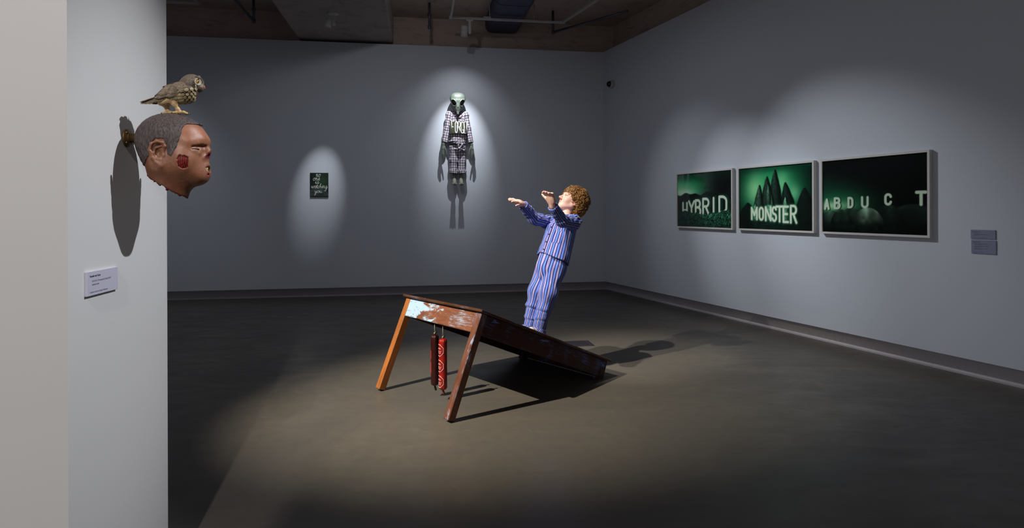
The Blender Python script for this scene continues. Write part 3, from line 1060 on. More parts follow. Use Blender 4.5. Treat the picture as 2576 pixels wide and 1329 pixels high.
def wall_label(label, M, w, h, lines, d=0.008, card=None):
    """M: lower-left corner on the wall, x along the text, y out of the wall, z up (x × y points down the page)"""
    t = thing('wall_label', label, 'label', M, 'exhibit labels')
    MB().box((0, 0.0, 0), (w, d, h), None, 0.0006).build('card', card or M_card, t)
    for x, z, size, txt, b in lines:
        V, F = text_mesh(txt, size, b)
        W = max(v[0] for v in V)
        MB().add([(x + v[0], d + 0.0003, z + v[1]) for v in V], [f for f in F]).build('text_line', M_ink, t)
    return t


M1 = frame(K + RD * 6.022 + UP * 1.193, RD, RN, UP)
wall_label('upper thin grey label card on the right wall beside the photographs', M1, 0.185, 0.076,
           [(.012, .056, .0085, 'Ronnie van Hout', .00025), (.024, .043, .0075, 'Sleepwalker', 0), (.024, .035, .0072, 'polyurethane, fibreglass, fabric, hair,', 0), (.024, .027, .0072, 'plastic, wood', 0), (.012, .008, .006, 'Courtesy of the artist, Darren Knight, Sydney', 0)], 0.008, M_card2)
M2 = frame(K + RD * 6.026 + UP * 1.070, RD, RN, UP)
wall_label('lower taller grey label card with three entries on the right wall', M2, 0.185, 0.113,
           [(.012, .094, .0085, 'Ronnie van Hout', .00025), (.024, .080, .0075, 'Abduct 1999, pegasus print 2004', 0), (.024, .073, .0068, 'Private collection', 0),
            (.024, .060, .0075, 'Monster 1999, pegasus print 2004', 0), (.024, .053, .0068, 'Private collection', 0), (.024, .040, .0075, 'Hybrid 1999, pegasus print 2004', 0), (.024, .033, .0068, 'Private collection', 0), (.012, .010, .006, 'Courtesy of the artist, Melbourne', 0)], 0.008, M_card2)
M3 = frame(E2 - GY * 0.573 + UP * 1.199, GY, GX, UP)
wall_label('white label card below the severed head on the left wall end', M3, 0.178, 0.072,
           [(.014, .055, .0085, 'Ronnie van Hout', .00025), (.026, .040, .0078, 'D.E.A.D.: Pronounced Dead 2014', 0), (.026, .030, .0075, 'painted resin', 0), (.013, .008, .0062, 'Collection of Darren Knight, Melbourne', 0)])

# ------------------------------------------------------------------ small painting with script lettering on the far wall
FP = frame(K - GX * 5.049 + UP * 1.679 , GX, -GY, UP)
pt = thing('small_painting', 'small dark painting with white handwritten words on the far wall', 'painting', FP)
pw, ph = 0.292, 0.396
M_canvas_e = plain('canvas_edge', (40, 48, 42), 0.7)
MB().box((0, 0, 0), (pw, 0.022, ph), None, 0.002).build('stretched_canvas', M_canvas_e, pt)


def art_note(X, Y):
    c = lerp3((38, 46, 42), (52, 76, 54), blob(X, Y, 0.68, 0.36, 0.35, 0.35))
    c = over(c, (30, 38, 36), 0.5 * sstep(0.2, 0.0, X))
    n = ink_noise(X * 1.0, Y * 3.0, 9, 2)
    q = ((X - 0.42) / 0.62) ** 2 + ((Y - 0.97) / 0.33) ** 2
    c = over(c, (78, 92, 92), 0.8 * sstep(1.05, 0.75, q) * (0.7 + 0.4 * n))
    c = over(c, (108, 120, 118), 0.6 * sstep(0.1, 0.0, np.abs(q - 0.85)) * sstep(1, .6, Y * .2 + X * .5))
    c = over(c, (34, 42, 40), 0.7 * sstep(0.93, 1.0, Y))
    return c


nx, nz = 90, 120
gx_, gz_ = np.meshgrid(np.linspace(0, 1, nx), np.linspace(0, 1, nz), indexing='ij')
X, Y = gx_.ravel(), 1 - gz_.ravel()
i, j = np.meshgrid(np.arange(nx - 1), np.arange(nz - 1), indexing='ij')
a = (i * nz + j).ravel()
link('painted_ground', mesh_np('painted_ground', np.stack([.001 + X * (pw - .002), 0 * X + 0.0226, .001 + (1 - Y) * (ph - .002)], 1), np.stack([a, a + 1, a + nz + 1, a + nz], 1), False, {'ink': srgb_np(art_note(X, Y))}), M_print, pt)
M_wpaint = plain('white_paint', (226, 226, 220), 0.6, 0, 0.3, 0, 0.05)

SCRIPT = {  # handwriting: y 0 = base line, 1 = x-height
    'n': (1.05, [[(0, .75), (.15, 1), (.2, .5), (.18, 0)], [(.2, .55), (.45, 1), (.62, .9), (.62, .3), (.75, 0), (1.05, .3)]]),
    'o': (1.0, [[(.85, .8), (.5, 1), (.12, .55), (.3, 0), (.7, .1), (.85, .6), (.6, .98), (.75, .75), (1.1, .8)]]),
    'e': (.9, [[(0, .3), (.5, .5), (.7, .8), (.45, 1), (.12, .55), (.3, .05), (.9, .3)]]),
    'i': (.5, [[(0, .3), (.25, 1), (.22, .3), (.35, 0), (.55, .3)]]),
    's': (.8, [[(0, .1), (.35, 1.0), (.62, .55), (.55, .05), (.2, .05), (.4, .15), (.8, .3)]]),
    'w': (1.3, [[(0, .8), (.12, 1), (.15, .3), (.3, 0), (.6, .8), (.65, .2), (.85, 0), (1.15, .7), (1.1, 1), (1.35, .85)]]),
    'a': (1.0, [[(.8, .85), (.45, 1), (.1, .45), (.3, 0), (.65, .35), (.8, .95), (.75, .2), (.85, 0), (1.05, .3)]]),
    't': (.6, [[(0, .3), (.3, 1.5), (.25, .3), (.4, 0), (.65, .3)], [(-.1, 1.1), (.6, 1.2)]]),
    'c': (.8, [[(.7, .8), (.5, 1), (.12, .5), (.3, 0), (.8, .3)]]),
    'h': (1.0, [[(0, .3), (.35, 1.5), (.4, 1.9), (.25, 1.7), (.15, 0)], [(.17, .5), (.45, 1), (.6, .8), (.62, .2), (.72, 0), (1.0, .3)]]),
    'g': (1.0, [[(.8, .9), (.45, 1), (.1, .5), (.3, 0), (.65, .3), (.8, .95), (.72, -.6), (.35, -1.25), (.05, -1.0), (.4, -.4), (1.1, .35)]]),
    'y': (1.0, [[(0, .85), (.12, 1), (.2, .4), (.4, .1), (.7, .6), (.8, 1)], [(.8, 1), (.7, .1), (.4, -1.1), (.12, -1.05), (.25, -.5), (1.0, .3)]]),
    'u': (1.0, [[(0, .3), (.15, 1), (.18, .3), (.35, 0), (.65, .5), (.75, 1), (.72, .3), (.82, 0), (1.05, .3)]]),
    '.': (.4, [[(.2, .05), (.26, .1)]]),
}


def script_word(word, x0, z0, x1, xh, slope=0.0, slant=0.18, parent=None, r=0.0032):
    wid = sum(SCRIPT[c][0] for c in word)
    k = (x1 - x0) / wid
    m = MB(); x = 0
    for c in word:
        w, st = SCRIPT[c]
        for s in st:
            p = [(x0 + (x + a) * k + slant * b * xh, z0 + b * xh + slope * (x + a) * k) for a, b in s]
            m.tube([(a, 0.0235, b) for a, b in smooth_poly(p, 5)], r, 6)
        if c == 'i': m.tube([(x0 + (x + .3) * k + slant * 1.4 * xh, 0.0235, z0 + 1.4 * xh), (x0 + (x + .36) * k + slant * 1.45 * xh, 0.0235, z0 + 1.47 * xh)], r, 6)
        x += w
    V = [(a, 0.0227 + (b - 0.0235) * 0.35 + 0.0006, c_) for a, b, c_ in m.V]
    m.V = V
    return m.build('lettering', M_wpaint, parent)


u = lambda px: (px - 447) / (955 - 447) * pw
q = lambda py: (1052 - py) / (1052 - 388) * ph
script_word('no', u(610), q(498), u(735), q(425) - q(498), 0.0, 0.15, pt)
script_word('one', u(525), q(600), u(725), q(530) - q(600), 0.0, 0.15, pt)
script_word('is', u(585), q(695), u(700), q(630) - q(695), 0.0, 0.15, pt)
script_word('watching', u(478), q(818), u(925), q(752) - q(818), 0.0, 0.15, pt)
script_word('you.', u(570), q(945), u(800), q(885) - q(945), 0.0, 0.12, pt)


# ------------------------------------------------------------------ the sleepwalking boy on the table
def skin_mat(name, rough=0.45):
    t = NT(name, rough, spec=0.35)
    c = t.attr('tint', 'Color')
    v = t.obj()
    n = t.noise(v, 55, 4)
    t.color(t.mix(t.ramp(n, [(0.35, G(0)), (0.75, G(0.22))]), c, srgb(214, 130, 112), 'MIX'))
    t.bump(t.noise(v, 500, 2), 0.08, 0.0006)
    t.b.inputs['Subsurface Weight'].default_value = 0.12
    t.b.inputs['Subsurface Radius'].default_value = (0.012, 0.004, 0.002)
    t.b.inputs['Subsurface Scale'].default_value = 0.5
    return t.m


def stripes(name):
    t = NT(name, 0.8, spec=0.15)
    s = t.attr('stripe')
    v = t.obj()
    f = t.math('FRACT', t.math('DIVIDE', s, 0.0395))
    c = t.ramp(f, [(0.0, srgb(92, 130, 222)), (0.31, srgb(18, 16, 62)), (0.48, srgb(168, 158, 204)), (0.58, srgb(136, 124, 178)), (0.65, srgb(168, 158, 204)), (0.80, srgb(18, 16, 62)), (0.96, srgb(60, 92, 188))], 'CONSTANT')
    w = t.noise(v, 260, 2)
    t.color(t.mix(t.ramp(w, [(0.3, G(0)), (0.7, G(0.25))]), c, srgb(66, 70, 160)))
    t.bump(t.math('ADD', w, t.math('MULTIPLY', t.noise(v, 38, 4), 2.0)), 0.35, 0.004)
    t.b.inputs['Sheen Weight'].default_value = 0.1
    return t.m


M_skin = skin_mat('pale_skin')
M_stripe = stripes('striped_cotton')
M_button = plain('navy_button', (28, 26, 70), 0.3)

# boy's axes: x to his right, y ahead of him (up the slope), z up along his leaning body
BOY_U, BOY_V = 0.985, 0.46
BO = TB + TU * BOY_U + TV * BOY_V
FBOY = frame(BO, TV, -TU, TW)
boy = thing('person', 'curly haired boy in blue striped pyjamas standing on the tilted table, arms outstretched', 'person', FBOY)

nrm = lambda a: np.asarray(a, float) / np.linalg.norm(a)


def hand_sdf(wrist, d, up, side, size=1.0, curl=0.25, spread=1.0, thumb=0.75, drop=0.0):
    """wrist point, pointing direction, back-of-hand normal; side = direction towards the thumb. Returns SDF and finger chains"""
    d = nrm(d); up = nrm(up - d * (np.dot(up, d))); side = nrm(np.cross(d, up)) * (1 if np.dot(np.cross(d, up), side) > 0 else -1)
    w = np.asarray(wrist, float)
    s = size
    fingers = []
    for k, (off_, ln, yaw) in enumerate(((0.027, 0.058, 0.10), (0.009, 0.066, 0.03), (-0.009, 0.061, -0.05), (-0.026, 0.047, -0.15))):
        b = w + d * (0.074 - 0.004 * abs(k - 1)) * s + side * off_ * s
        fd = nrm(d + side * yaw * spread - up * drop)
        c1 = nrm(fd - up * curl * 0.5); c2 = nrm(fd - up * curl * 1.2); c3 = nrm(fd - up * curl * 2.0)
        p1 = b + c1 * ln * 0.45 * s; p2 = p1 + c2 * ln * 0.32 * s; p3 = p2 + c3 * ln * 0.23 * s
        fingers.append(([b - d * 0.03 * s, b, p1, p2, p3], [0.0090 * s, 0.0090 * s, 0.0088 * s, 0.0083 * s, 0.0072 * s]))
    tb0 = w + d * 0.022 * s + side * 0.020 * s - up * 0.006 * s
    td = nrm(d * 0.75 + side * thumb - up * 0.25)
    t1 = tb0 + td * 0.030 * s; t2 = t1 + nrm(td + d * 0.25) * 0.026 * s; t3 = t2 + nrm(td + d * 0.5) * 0.018 * s
    th = ([tb0, t1, t2, t3], [0.0135 * s, 0.0105 * s, 0.0092 * s, 0.0072 * s])
    R = np.stack([d, side, up], 1)

    def f(P):
        q = rbox(P, w + d * 0.043 * s, (0.044 * s, 0.037 * s, 0.0125 * s), 0.011 * s, R)
        q = smin(q, cone(P, w - d * 0.03 * s, w + d * 0.02 * s, 0.024 * s, 0.024 * s), 0.03 * s)
        q = smin(q, chain(P, *th), 0.014 * s)
        q = smin(q, ell(P, w + d * 0.030 * s + side * 0.018 * s - up * 0.010 * s, (0.026 * s, 0.014 * s, 0.012 * s), R), 0.012 * s)
        for c in fingers:
            q = smin(q, chain(P, c[0], c[1], 0.003 * s), 0.0045 * s)
        return q
    f.fingers = fingers
    return f


# --- skeleton
SHO = {1: V3(0.148, 0.005, 1.035), -1: V3(-0.148, 0.000, 1.040)}
ARM = {1: (V3(0.150, 0.225, 0.995), V3(0.122, 0.430, 1.048)), -1: (V3(-0.205, 0.220, 0.975), V3(-0.235, 0.415, 1.040))}
HND = {1: (nrm((-0.06, 1, -0.10)), V3(-0.42, 0.0, 0.9), V3(-1, 0, -.3)), -1: (nrm((-0.02, 0.62, 0.78)), V3(0.0, -0.78, 0.62), V3(1, 0, 0))}
hands = {1: hand_sdf(ARM[1][1] + HND[1][0] * 0.02, *HND[1], 1.05, 0.20, 0.9, 0.5), -1: hand_sdf(ARM[-1][1] + HND[-1][0] * 0.02, *HND[-1], 1.05, 0.45, 0.35, 0.85, 1.0)}

HC = V3(-0.008, -0.018, 1.270)                      # head centre
yaw, pit = math.radians(-20), math.radians(13)     # turned to his right, tipped up a little
Hf = nrm((-math.sin(yaw) * math.cos(pit), math.cos(yaw) * math.cos(pit), math.sin(pit)))
Hr = nrm(np.cross(Hf, UP)); Hu = np.cross(Hr, Hf)
HR = np.stack([Hr, Hf, Hu], 1)
HS = 1.10


def head_sdf(P):
    q = ((P - HC.astype(np.float32)) @ HR.astype(np.float32)) / HS
    d = ell(q, (0, -0.016, 0.026), (0.072, 0.092, 0.083))
    d = smin(d, ell(q, (0, 0.028, -0.030), (0.058, 0.058, 0.072)), 0.03)
    d = smin(d, sph(q, (0, 0.062, -0.094), 0.021), 0.035)
    for s in (-1, 1):
        d = smin(d, cone(q, (s * 0.046, 0.0, -0.058), (s * 0.010, 0.058, -0.094), 0.024, 0.018), 0.03)
        d = smin(d, sph(q, (s * 0.033, 0.056, -0.040), 0.027), 0.025)
        d = smin(d, cone(q, (s * 0.008, 0.083, 0.020), (s * 0.040, 0.070, 0.018), 0.009, 0.009), 0.016)
    for s in (-1, 1):
        d = smax(d, -sph(q, (s * 0.031, 0.094, -0.001), 0.0135), 0.014)
        d = smin(d, ell(q, (s * 0.031, 0.0765, -0.002), (0.0145, 0.012, 0.010)), 0.004)
        d = smax(d, -ell(q, (s * 0.031, 0.0905, -0.0035), (0.0115, 0.006, 0.0016)), 0.002)
    d = smin(d, chain(q, [(0, 0.082, 0.008), (0, 0.096, -0.018), (0, 0.108, -0.034)], [0.007, 0.0085, 0.0112]), 0.012)
    for s in (-1, 1):
        d = smin(d, sph(q, (s * 0.0105, 0.096, -0.040), 0.0082), 0.008)
        d = smax(d, -sph(q, (s * 0.006, 0.1035, -0.0475), 0.0032), 0.003)
    d = smin(d, chain(q, [(-0.019, 0.080, -0.069), (-0.006, 0.092, -0.064), (0, 0.0925, -0.0655), (0.006, 0.092, -0.064), (0.019, 0.080, -0.069)], [0.003, 0.0056, 0.0052, 0.0056, 0.003]), 0.006)
    d = smin(d, chain(q, [(-0.016, 0.080, -0.0735), (0, 0.0905, -0.0760), (0.016, 0.080, -0.0735)], [0.003, 0.0062, 0.003]), 0.006)
    d = smax(d, -chain(q, [(-0.019, 0.088, -0.0705), (0, 0.098, -0.0700), (0.019, 0.088, -0.0705)], [0.001, 0.0016, 0.001]), 0.003)
    for s in (-1, 1):
        e = ell(q, (s * 0.073, -0.012, -0.020), (0.009, 0.018, 0.031))
        e = smax(e, -ell(q, (s * 0.083, -0.009, -0.018), (0.008, 0.010, 0.019)), 0.005)
        d = smin(d, e, 0.006)
    return d * HS


def body_sdf(P):
    d = cone(P, (0, -0.005, 0.66), (0, 0.0, 0.78), 0.082, 0.080)
    d = smin(d, ell(P, (0, 0.0, 0.93), (0.118, 0.080, 0.17)), 0.05)
    for s in (1, -1):
        d = smin(d, cone(P, (0, 0, 1.04), SHO[s], 0.055, 0.044), 0.05)
        d = smin(d, chain(P, [SHO[s], ARM[s][0], ARM[s][1]], [0.044, 0.036, 0.023], 0.02), 0.03)
        d = smin(d, hands[s](P), 0.012)
        d = smin(d, chain(P, [(s * 0.052, 0, 0.66), (s * 0.068, 0.012, 0.36), (s * 0.064, -0.012, 0.07)], [0.064, 0.046, 0.032], 0.03), 0.03)
        f = smin(cone(P, (s * 0.064, -0.030, 0.030), (s * 0.070, 0.085, 0.026), 0.028, 0.028), cone(P, (s * 0.064, -0.015, 0.08), (s * 0.068, 0.03, 0.035), 0.032, 0.030), 0.03)
        f = smin(f, cone(P, (s * 0.070, 0.085, 0.022), (s * 0.069, 0.130, 0.016), 0.028, 0.016), 0.02)
        f = np.maximum(f, 0.001 - P[:, 2])
        d = smin(d, f, 0.02)
    d = smin(d, chain(P, [(0, -0.004, 1.04), (0, 0.004, 1.11), HC - Hf * 0.010 - Hu * 0.045], [0.056, 0.046, 0.046], 0.02), 0.035)
    return smin(d, head_sdf(P), 0.02)


V, F = isosurf(body_sdf, (-0.30, -0.17, -0.004), (0.26, 0.66, 1.40), 0.0034, slack=0.02)
tint = np.tile(np.array(srgb(232, 190, 176)[:3]), (len(V), 1))
q = ((V - HC.astype(np.float32)) @ HR.astype(np.float32)) / HS


def dab(c, r, rgb, a=1.0):
    global tint
    m = np.exp(-(((q - np.asarray(c)) / np.asarray(r)) ** 2).sum(1)) * a
    m = np.clip(m, 0, 1)[:, None]
    tint = tint * (1 - m) + np.array(srgb(*rgb)[:3]) * m


for s in (-1, 1):
    dab((s * 0.036, 0.066, -0.036), (0.022, 0.03, 0.018), (226, 150, 138), 0.55)
    dab((s * 0.075, -0.01, -0.02), (0.012, 0.022, 0.034), (214, 130, 116), 0.6)
    dab((s * 0.031, 0.088, -0.0035), (0.011, 0.010, 0.0032), (44, 20, 18), 1.0)
    dab((s * 0.031, 0.088, -0.010), (0.014, 0.012, 0.004), (206, 136, 124), 0.6)
    dab((s * 0.034, 0.080, 0.020), (0.018, 0.012, 0.004), (190, 130, 90), 0.7)
dab((0, 0.090, -0.065), (0.015, 0.012, 0.0052), (196, 92, 86), 0.95)
dab((0, 0.090, -0.076), (0.013, 0.012, 0.0055), (200, 100, 94), 0.95)
dab((0, 0.094, -0.0703), (0.016, 0.012, 0.0018), (70, 24, 24), 0.9)
dab((0, 0.106, -0.036), (0.016, 0.014, 0.014), (224, 150, 138), 0.5)
for s in (1, -1):
    for c in hands[s].fingers:
        m = np.exp(-(((V - c[0][-1]) / 0.010) ** 2).sum(1))[:, None] * 0.5
        tint = tint * (1 - m) + np.array(srgb(226, 146, 130)[:3]) * m
mf = (V[:, 2] < 0.10)[:, None]
tint = np.where(mf, np.array(srgb(236, 226, 218)[:3]), tint)
body = link('body', mesh_np('body', V, F, True, {'tint': tint}), M_skin, boy)

M_beye = plain('brown_eye', (46, 26, 20), 0.15)
for s in (-1, 1):
    MB().lathe([(0, -1)] + [(math.sin(a), -math.cos(a)) for a in np.linspace(0.3, math.pi - 0.3, 10)] + [(0, 1)], 18,
               frame(HC + HR @ V3(s * 0.031, 0.0785, -0.0035) * HS, HR[:, 0] * 0.0120 * HS, HR[:, 2] * 0.0034 * HS, -HR[:, 1] * 0.0122 * HS)).build('eye', M_beye, boy)

# --- jacket
def fold(P, amp, sx, sy, sz, seed): return amp * vn(P * np.array([sx, sy, sz], np.float32), 1.0, seed)


def torso_coat(P):
    zz = P[:, 2]
    t = np.clip((zz - 0.68) / 0.37, 0, 1)
    rx = 0.158 - 0.012 * t + 0.010 * (1 - t) ** 2
    ry = 0.122 - 0.012 * t + 0.010 * (1 - t) ** 2
    a = np.sqrt((P[:, 0] / rx) ** 2 + ((P[:, 1] - 0.004) / ry) ** 2)
    d = (a - 1) * np.minimum(rx, ry) * 0.92
    d = smax(d, zz - 1.035, 0.07)
    for s in (1, -1):
        d = smin(d, cone(P, (s * 0.02, 0, 1.035), SHO[s] - V3(s * 0.012, 0, 0.0), 0.058, 0.052), 0.04)
    return d


def jacket_sdf(P):
    d = torso_coat(P) + fold(P, 0.0075, 15, 15, 5, 1) + fold(P, 0.0045, 32, 32, 11, 2)
    hem = 0.695 + 0.016 * np.sin(P[:, 0] * 14 + 0.8) - 0.03 * (P[:, 1] < -0.02) * np.clip(-P[:, 1] * 6, 0, 1)
    d = smax(d, hem - P[:, 2], 0.006)
    inner = torso_coat(P) + 0.010
    d = np.maximum(d, -np.maximum(inner, P[:, 2] - 0.77))
    neck = ell(P, (0, 0.030, 1.125), (0.070, 0.080, 0.075))
    return smax(d, -neck, 0.01)


def ang_stripe(V, c, R, wob=0.0):
    a = np.arctan2(V[:, 0] - c[0], V[:, 1] - c[1])
    return a * R + wob * vn(V, 9.0, 4)


jacket = None
V, F = isosurf(jacket_sdf, (-0.23, -0.18, 0.55), (0.23, 0.18, 1.14), 0.0042, slack=0.02)
# at the shoulders the cloth runs over the top: blend to a flat across-the-body coordinate
sa = ang_stripe(V, (0, -0.02), 0.140, 0.004)
jacket = link('pyjama_jacket', mesh_np('pyjama_jacket', V, F, True, {'stripe': sa}), M_stripe, boy)


def limb_coords(V, pts):
    """distance along and angle round a bent limb"""
    best = np.full(len(V), 1e9); ang = np.zeros(len(V)); t_ = np.zeros(len(V)); base = 0
    ref = nrm((0.2, 0.1, 1))
    for a, b in zip(pts, pts[1:]):
        d = b - a; L = np.linalg.norm(d); d = d / L
        r1 = nrm(ref - d * (ref @ d)); r2 = np.cross(d, r1)
        q = V - a
        t = np.clip(q @ d, 0, L)
        w = q - t[:, None] * d
        dist = (w ** 2).sum(1)
        m = dist < best
        best = np.where(m, dist, best)
        ang = np.where(m, np.arctan2(q @ r2, q @ r1), ang)
        t_ = np.where(m, base + t, t_); base += L
    return ang, t_


for s in (1, -1):
    el, wr = ARM[s]
    d_ = nrm(wr - el)
    cuff = wr - d_ * 0.012

    def sleeve_sdf(P, el=el, wr=wr, s=s, d_=d_, cuff=cuff):
        d = chain(P, [SHO[s] - V3(s * 0.03, 0, 0.0), SHO[s] + V3(0, 0.03, 0), el, cuff + d_ * 0.03], [0.064, 0.063, 0.053, 0.042], 0.03)
        tt = (P - cuff.astype(np.float32)) @ d_.astype(np.float32)
        wr_ = np.sin(tt * 150 + 5 * vn(P, 10, s + 5)) * 0.0032 * np.exp(-((tt + 0.10) / 0.09) ** 2)
        wr_ += np.sin(tt * 110 + 6 * vn(P, 8, s + 8)) * 0.0032 * np.exp(-((tt + 0.33) / 0.08) ** 2)
        d = d + fold(P, 0.0075, 22, 22, 22, 3 + s) + fold(P, 0.0075, 42, 42, 42, 6 + s) * np.clip(0.3 + (P[:, 2] - 0.97) * 9, 0.2, 1) + wr_
        d = smax(d, tt, 0.004)
        hol = np.maximum(cone(P, cuff - d_ * 0.06, cuff + d_ * 0.04, 0.033, 0.034), -0.05 - tt)
        return np.maximum(d, -hol)
    lo = np.minimum(np.minimum(SHO[s], el), wr) - 0.09; hi = np.maximum(np.maximum(SHO[s], el), wr) + 0.09
    V, F = isosurf(sleeve_sdf, lo, hi, 0.0040, slack=0.02)
    an, tt = limb_coords(V.astype(float), [SHO[s], el, wr])
    sl = link('sleeve', mesh_np('sleeve', V, F, True, {'stripe': an * 0.0565 + 0.003 * vn(V, 12, 2) + 0.007 * vn(V, 34, 5) * np.clip((V[:, 2] - 1.0) * 22, 0, 1)}), M_stripe, jacket)
    # turned cuff band
    def cuff_sdf(P, el=el, d_=d_, cuff=cuff, s=s):
        tt = (P - cuff.astype(np.float32)) @ d_.astype(np.float32)
        d = cone(P, cuff - d_ * 0.05, cuff + d_ * 0.02, 0.0465, 0.045) + fold(P, 0.003, 40, 40, 40, s + 11)
        d = smax(smax(d, tt + 0.002, 0.005), -0.040 - tt, 0.005)
        return np.maximum(d, -cone(P, cuff - d_ * 0.06, cuff + d_ * 0.04, 0.036, 0.035))
    V, F = isosurf(cuff_sdf, cuff - 0.08, cuff + 0.08, 0.0036, slack=0.01)
    an, tt = limb_coords(V.astype(float), [el, wr])
    link('cuff', mesh_np('cuff', V, F, True, {'stripe': an * 0.0565 + 0.02}), M_stripe, jacket)


def collar_sdf(P):
    # a folded band round the neck opening, open at the front with two points
    q = P - np.array([0, 0.012, 1.065], np.float32)
    tilt = q[:, 2] + q[:, 1] * 0.50
    r = np.sqrt((q[:, 0] / 1.05) ** 2 + (q[:, 1] / 1.0) ** 2)
    ring = np.abs(r - (0.074 - 0.35 * tilt)) - 0.0055
    d = smax(ring, np.abs(tilt) - 0.030 - 0.012 * np.clip(q[:, 1] * 12, 0, 1), 0.006)
    gap = np.maximum(np.abs(q[:, 0]) - 0.012 - 0.25 * np.clip(0.03 - tilt, 0, 1) * 0, -q[:, 1])
    return smax(d, -gap, 0.006) + fold(P, 0.0015, 60, 60, 60, 9)


V, F = isosurf(collar_sdf, (-0.13, -0.13, 0.97), (0.13, 0.15, 1.17), 0.0033, slack=0.02)
link('collar', mesh_np('collar', V, F, True, {'stripe': np.arctan2(V[:, 0], V[:, 1]) * 0.09 + V[:, 2] * 0.5}), M_stripe, jacket)


def on_front(x, z, sdf, y0=0.2, lift=0.0):
    """walk from the front on to the cloth"""
    y = y0
    for _ in range(60):
        d = float(sdf(np.array([[x, y, z]], np.float32))[0])
        if d < 0.0006: break
        y -= max(0.0006, d * 0.7)
    return V3(x, y + lift, z)


for z in (0.955, 0.885, 0.812, 0.738):
    p = on_front(0.012, z, jacket_sdf)
    m = MB().lathe([(0, 0.0045), (0.006, 0.0045), (0.0075, 0.003), (0.0075, 0.0), (0, 0)], 14, frame(p, (1, 0, 0), (0, 0, -1), (0, 1, 0)))
    m.build('button', M_button, jacket)


def patch_on(name, x0, x1, z0, z1, nx, nz, lift, parent, sdf, shift):
    V = []; 
    for i in range(nx + 1):
        for j in range(nz + 1):
            p = on_front(x0 + (x1 - x0) * i / nx, z0 + (z1 - z0) * j / nz, sdf, 0.2, lift)
            V.append(p)
    V = np.array(V); n1 = nz + 1
    W = V.copy(); W[:, 1] -= lift + 0.003
    F = []
    for i in range(nx):
        for j in range(nz):
            a = i * n1 + j
            F.append((a, a + n1, a + n1 + 1, a + 1)[::-1]); b = a + len(V); F.append((b, b + n1, b + n1 + 1, b + 1))
    rim = [i * n1 for i in range(nx + 1)] + [nx * n1 + j for j in range(1, nz + 1)] + [i * n1 + nz for i in range(nx - 1, -1, -1)] + [j for j in range(nz - 1, 0, -1)]
    for a, b in zip(rim, rim[1:] + rim[:1]): F.append((a, b, b + len(V), a + len(V)))
    VV = np.concatenate([V, W])
    st = np.arctan2(VV[:, 0], VV[:, 1] + 0.02) * 0.140 + shift
    return link(name, mesh_np(name, VV, np.array(F), False, {'stripe': st}), M_stripe, parent)


patch_on('chest_pocket', -0.122, -0.048, 0.815, 0.93, 10, 12, 0.0022, jacket, jacket_sdf, 0.006)
patch_on('front_placket', 0.000, 0.028, 0.715, 1.00, 4, 30, 0.002, jacket, jacket_sdf, 0.013)


# --- trousers
def trouser_core(P):
    d = cone(P, (0, -0.004, 0.60), (0, 0, 0.76), 0.134, 0.118)
    d = smax(d, P[:, 2] - 0.80, 0.02)
    for s in (1, -1):
        sag = 0.0
        l = chain(P, [(s * 0.066, 0.0, 0.62), (s * 0.070, 0.014, 0.38), (s * 0.062, -0.006, 0.055)], [0.090, 0.076, 0.055], 0.05)
        d = smin(d, l, 0.012)
    return d


def trouser_sdf(P):
    z = P[:, 2]
    d = trouser_core(P) + fold(P, 0.008, 20, 20, 5, 21) + fold(P, 0.0045, 36, 36, 13, 22)
    # sagging horizontal folds on the shins
    for z0, a, k in ((0.235, 0.013, 0.5), (0.135, 0.013, -0.4)):
        e = z - z0 - k * 0.10 * P[:, 0] - 0.012 * vn(P, 14, 23) + 0.12 * P[:, 1]
        w = np.clip(0.35 + 7 * P[:, 1] + 0.5 * vn(P, 9, 27), 0, 1) * np.where(P[:, 0] > 0, 1.0, 0.5)
        d = d + w * (-a * np.exp(-((e - 0.010) / 0.018) ** 2) + a * 0.9 * np.exp(-((e + 0.012) / 0.008) ** 2))
    lo = 0.030 - 0.10 * np.clip(-P[:, 1] + 0.0, -0.06, 0.12) * 0.22
    d = smax(d, lo - z, 0.005)
    for s in (1, -1):
        d = np.maximum(d, -np.maximum(cone(P, (s * 0.062, -0.006, -0.05), (s * 0.062, -0.004, 0.10), 0.046, 0.044), z - 0.09))
    return d


V, F = isosurf(trouser_sdf, (-0.20, -0.17, 0.0), (0.20, 0.18, 0.83), 0.0042, slack=0.03)
sx = np.where(V[:, 0] >= 0, 1.0, -1.0)
t = np.clip((0.56 - V[:, 2]) / 0.2, 0, 1)
cx = sx * (0.05 + 0.022 * t)
st = np.arctan2(V[:, 0] - cx, V[:, 1] + 0.01) * 0.088 + 0.003 * vn(V, 10, 3) + np.where(sx > 0, 0.02, 0)
trousers = link('pyjama_trousers', mesh_np('pyjama_trousers', V, F, True, {'stripe': st}), M_stripe, boy)
for s in (1, -1):
    def hem_sdf(P, s=s):
        q = P - np.array([s * 0.062, -0.006, 0.0], np.float32)
        r = np.hypot(q[:, 0], q[:, 1])
        z = P[:, 2] - 0.14 * q[:, 1] * 0.3
        d = np.abs(r - (0.0580 + 0.012 * np.clip((0.06 - z) / 0.05, 0, 1))) - 0.0065
        d = d + fold(P, 0.003, 45, 45, 30, 31 + s)
        return smax(smax(d, z - 0.066, 0.006), 0.014 - z, 0.006)
    V, F = isosurf(hem_sdf, (s * 0.062 - 0.12, -0.13, -0.01), (s * 0.062 + 0.12, 0.12, 0.11), 0.0038, slack=0.02)
    a = np.arctan2(V[:, 0] - s * 0.062, V[:, 1] + 0.006)
    link('turned_hem', mesh_np('turned_hem', V, F, True, {'stripe': a * 0.088 + V[:, 2] * 0.55}), M_stripe, trousers)

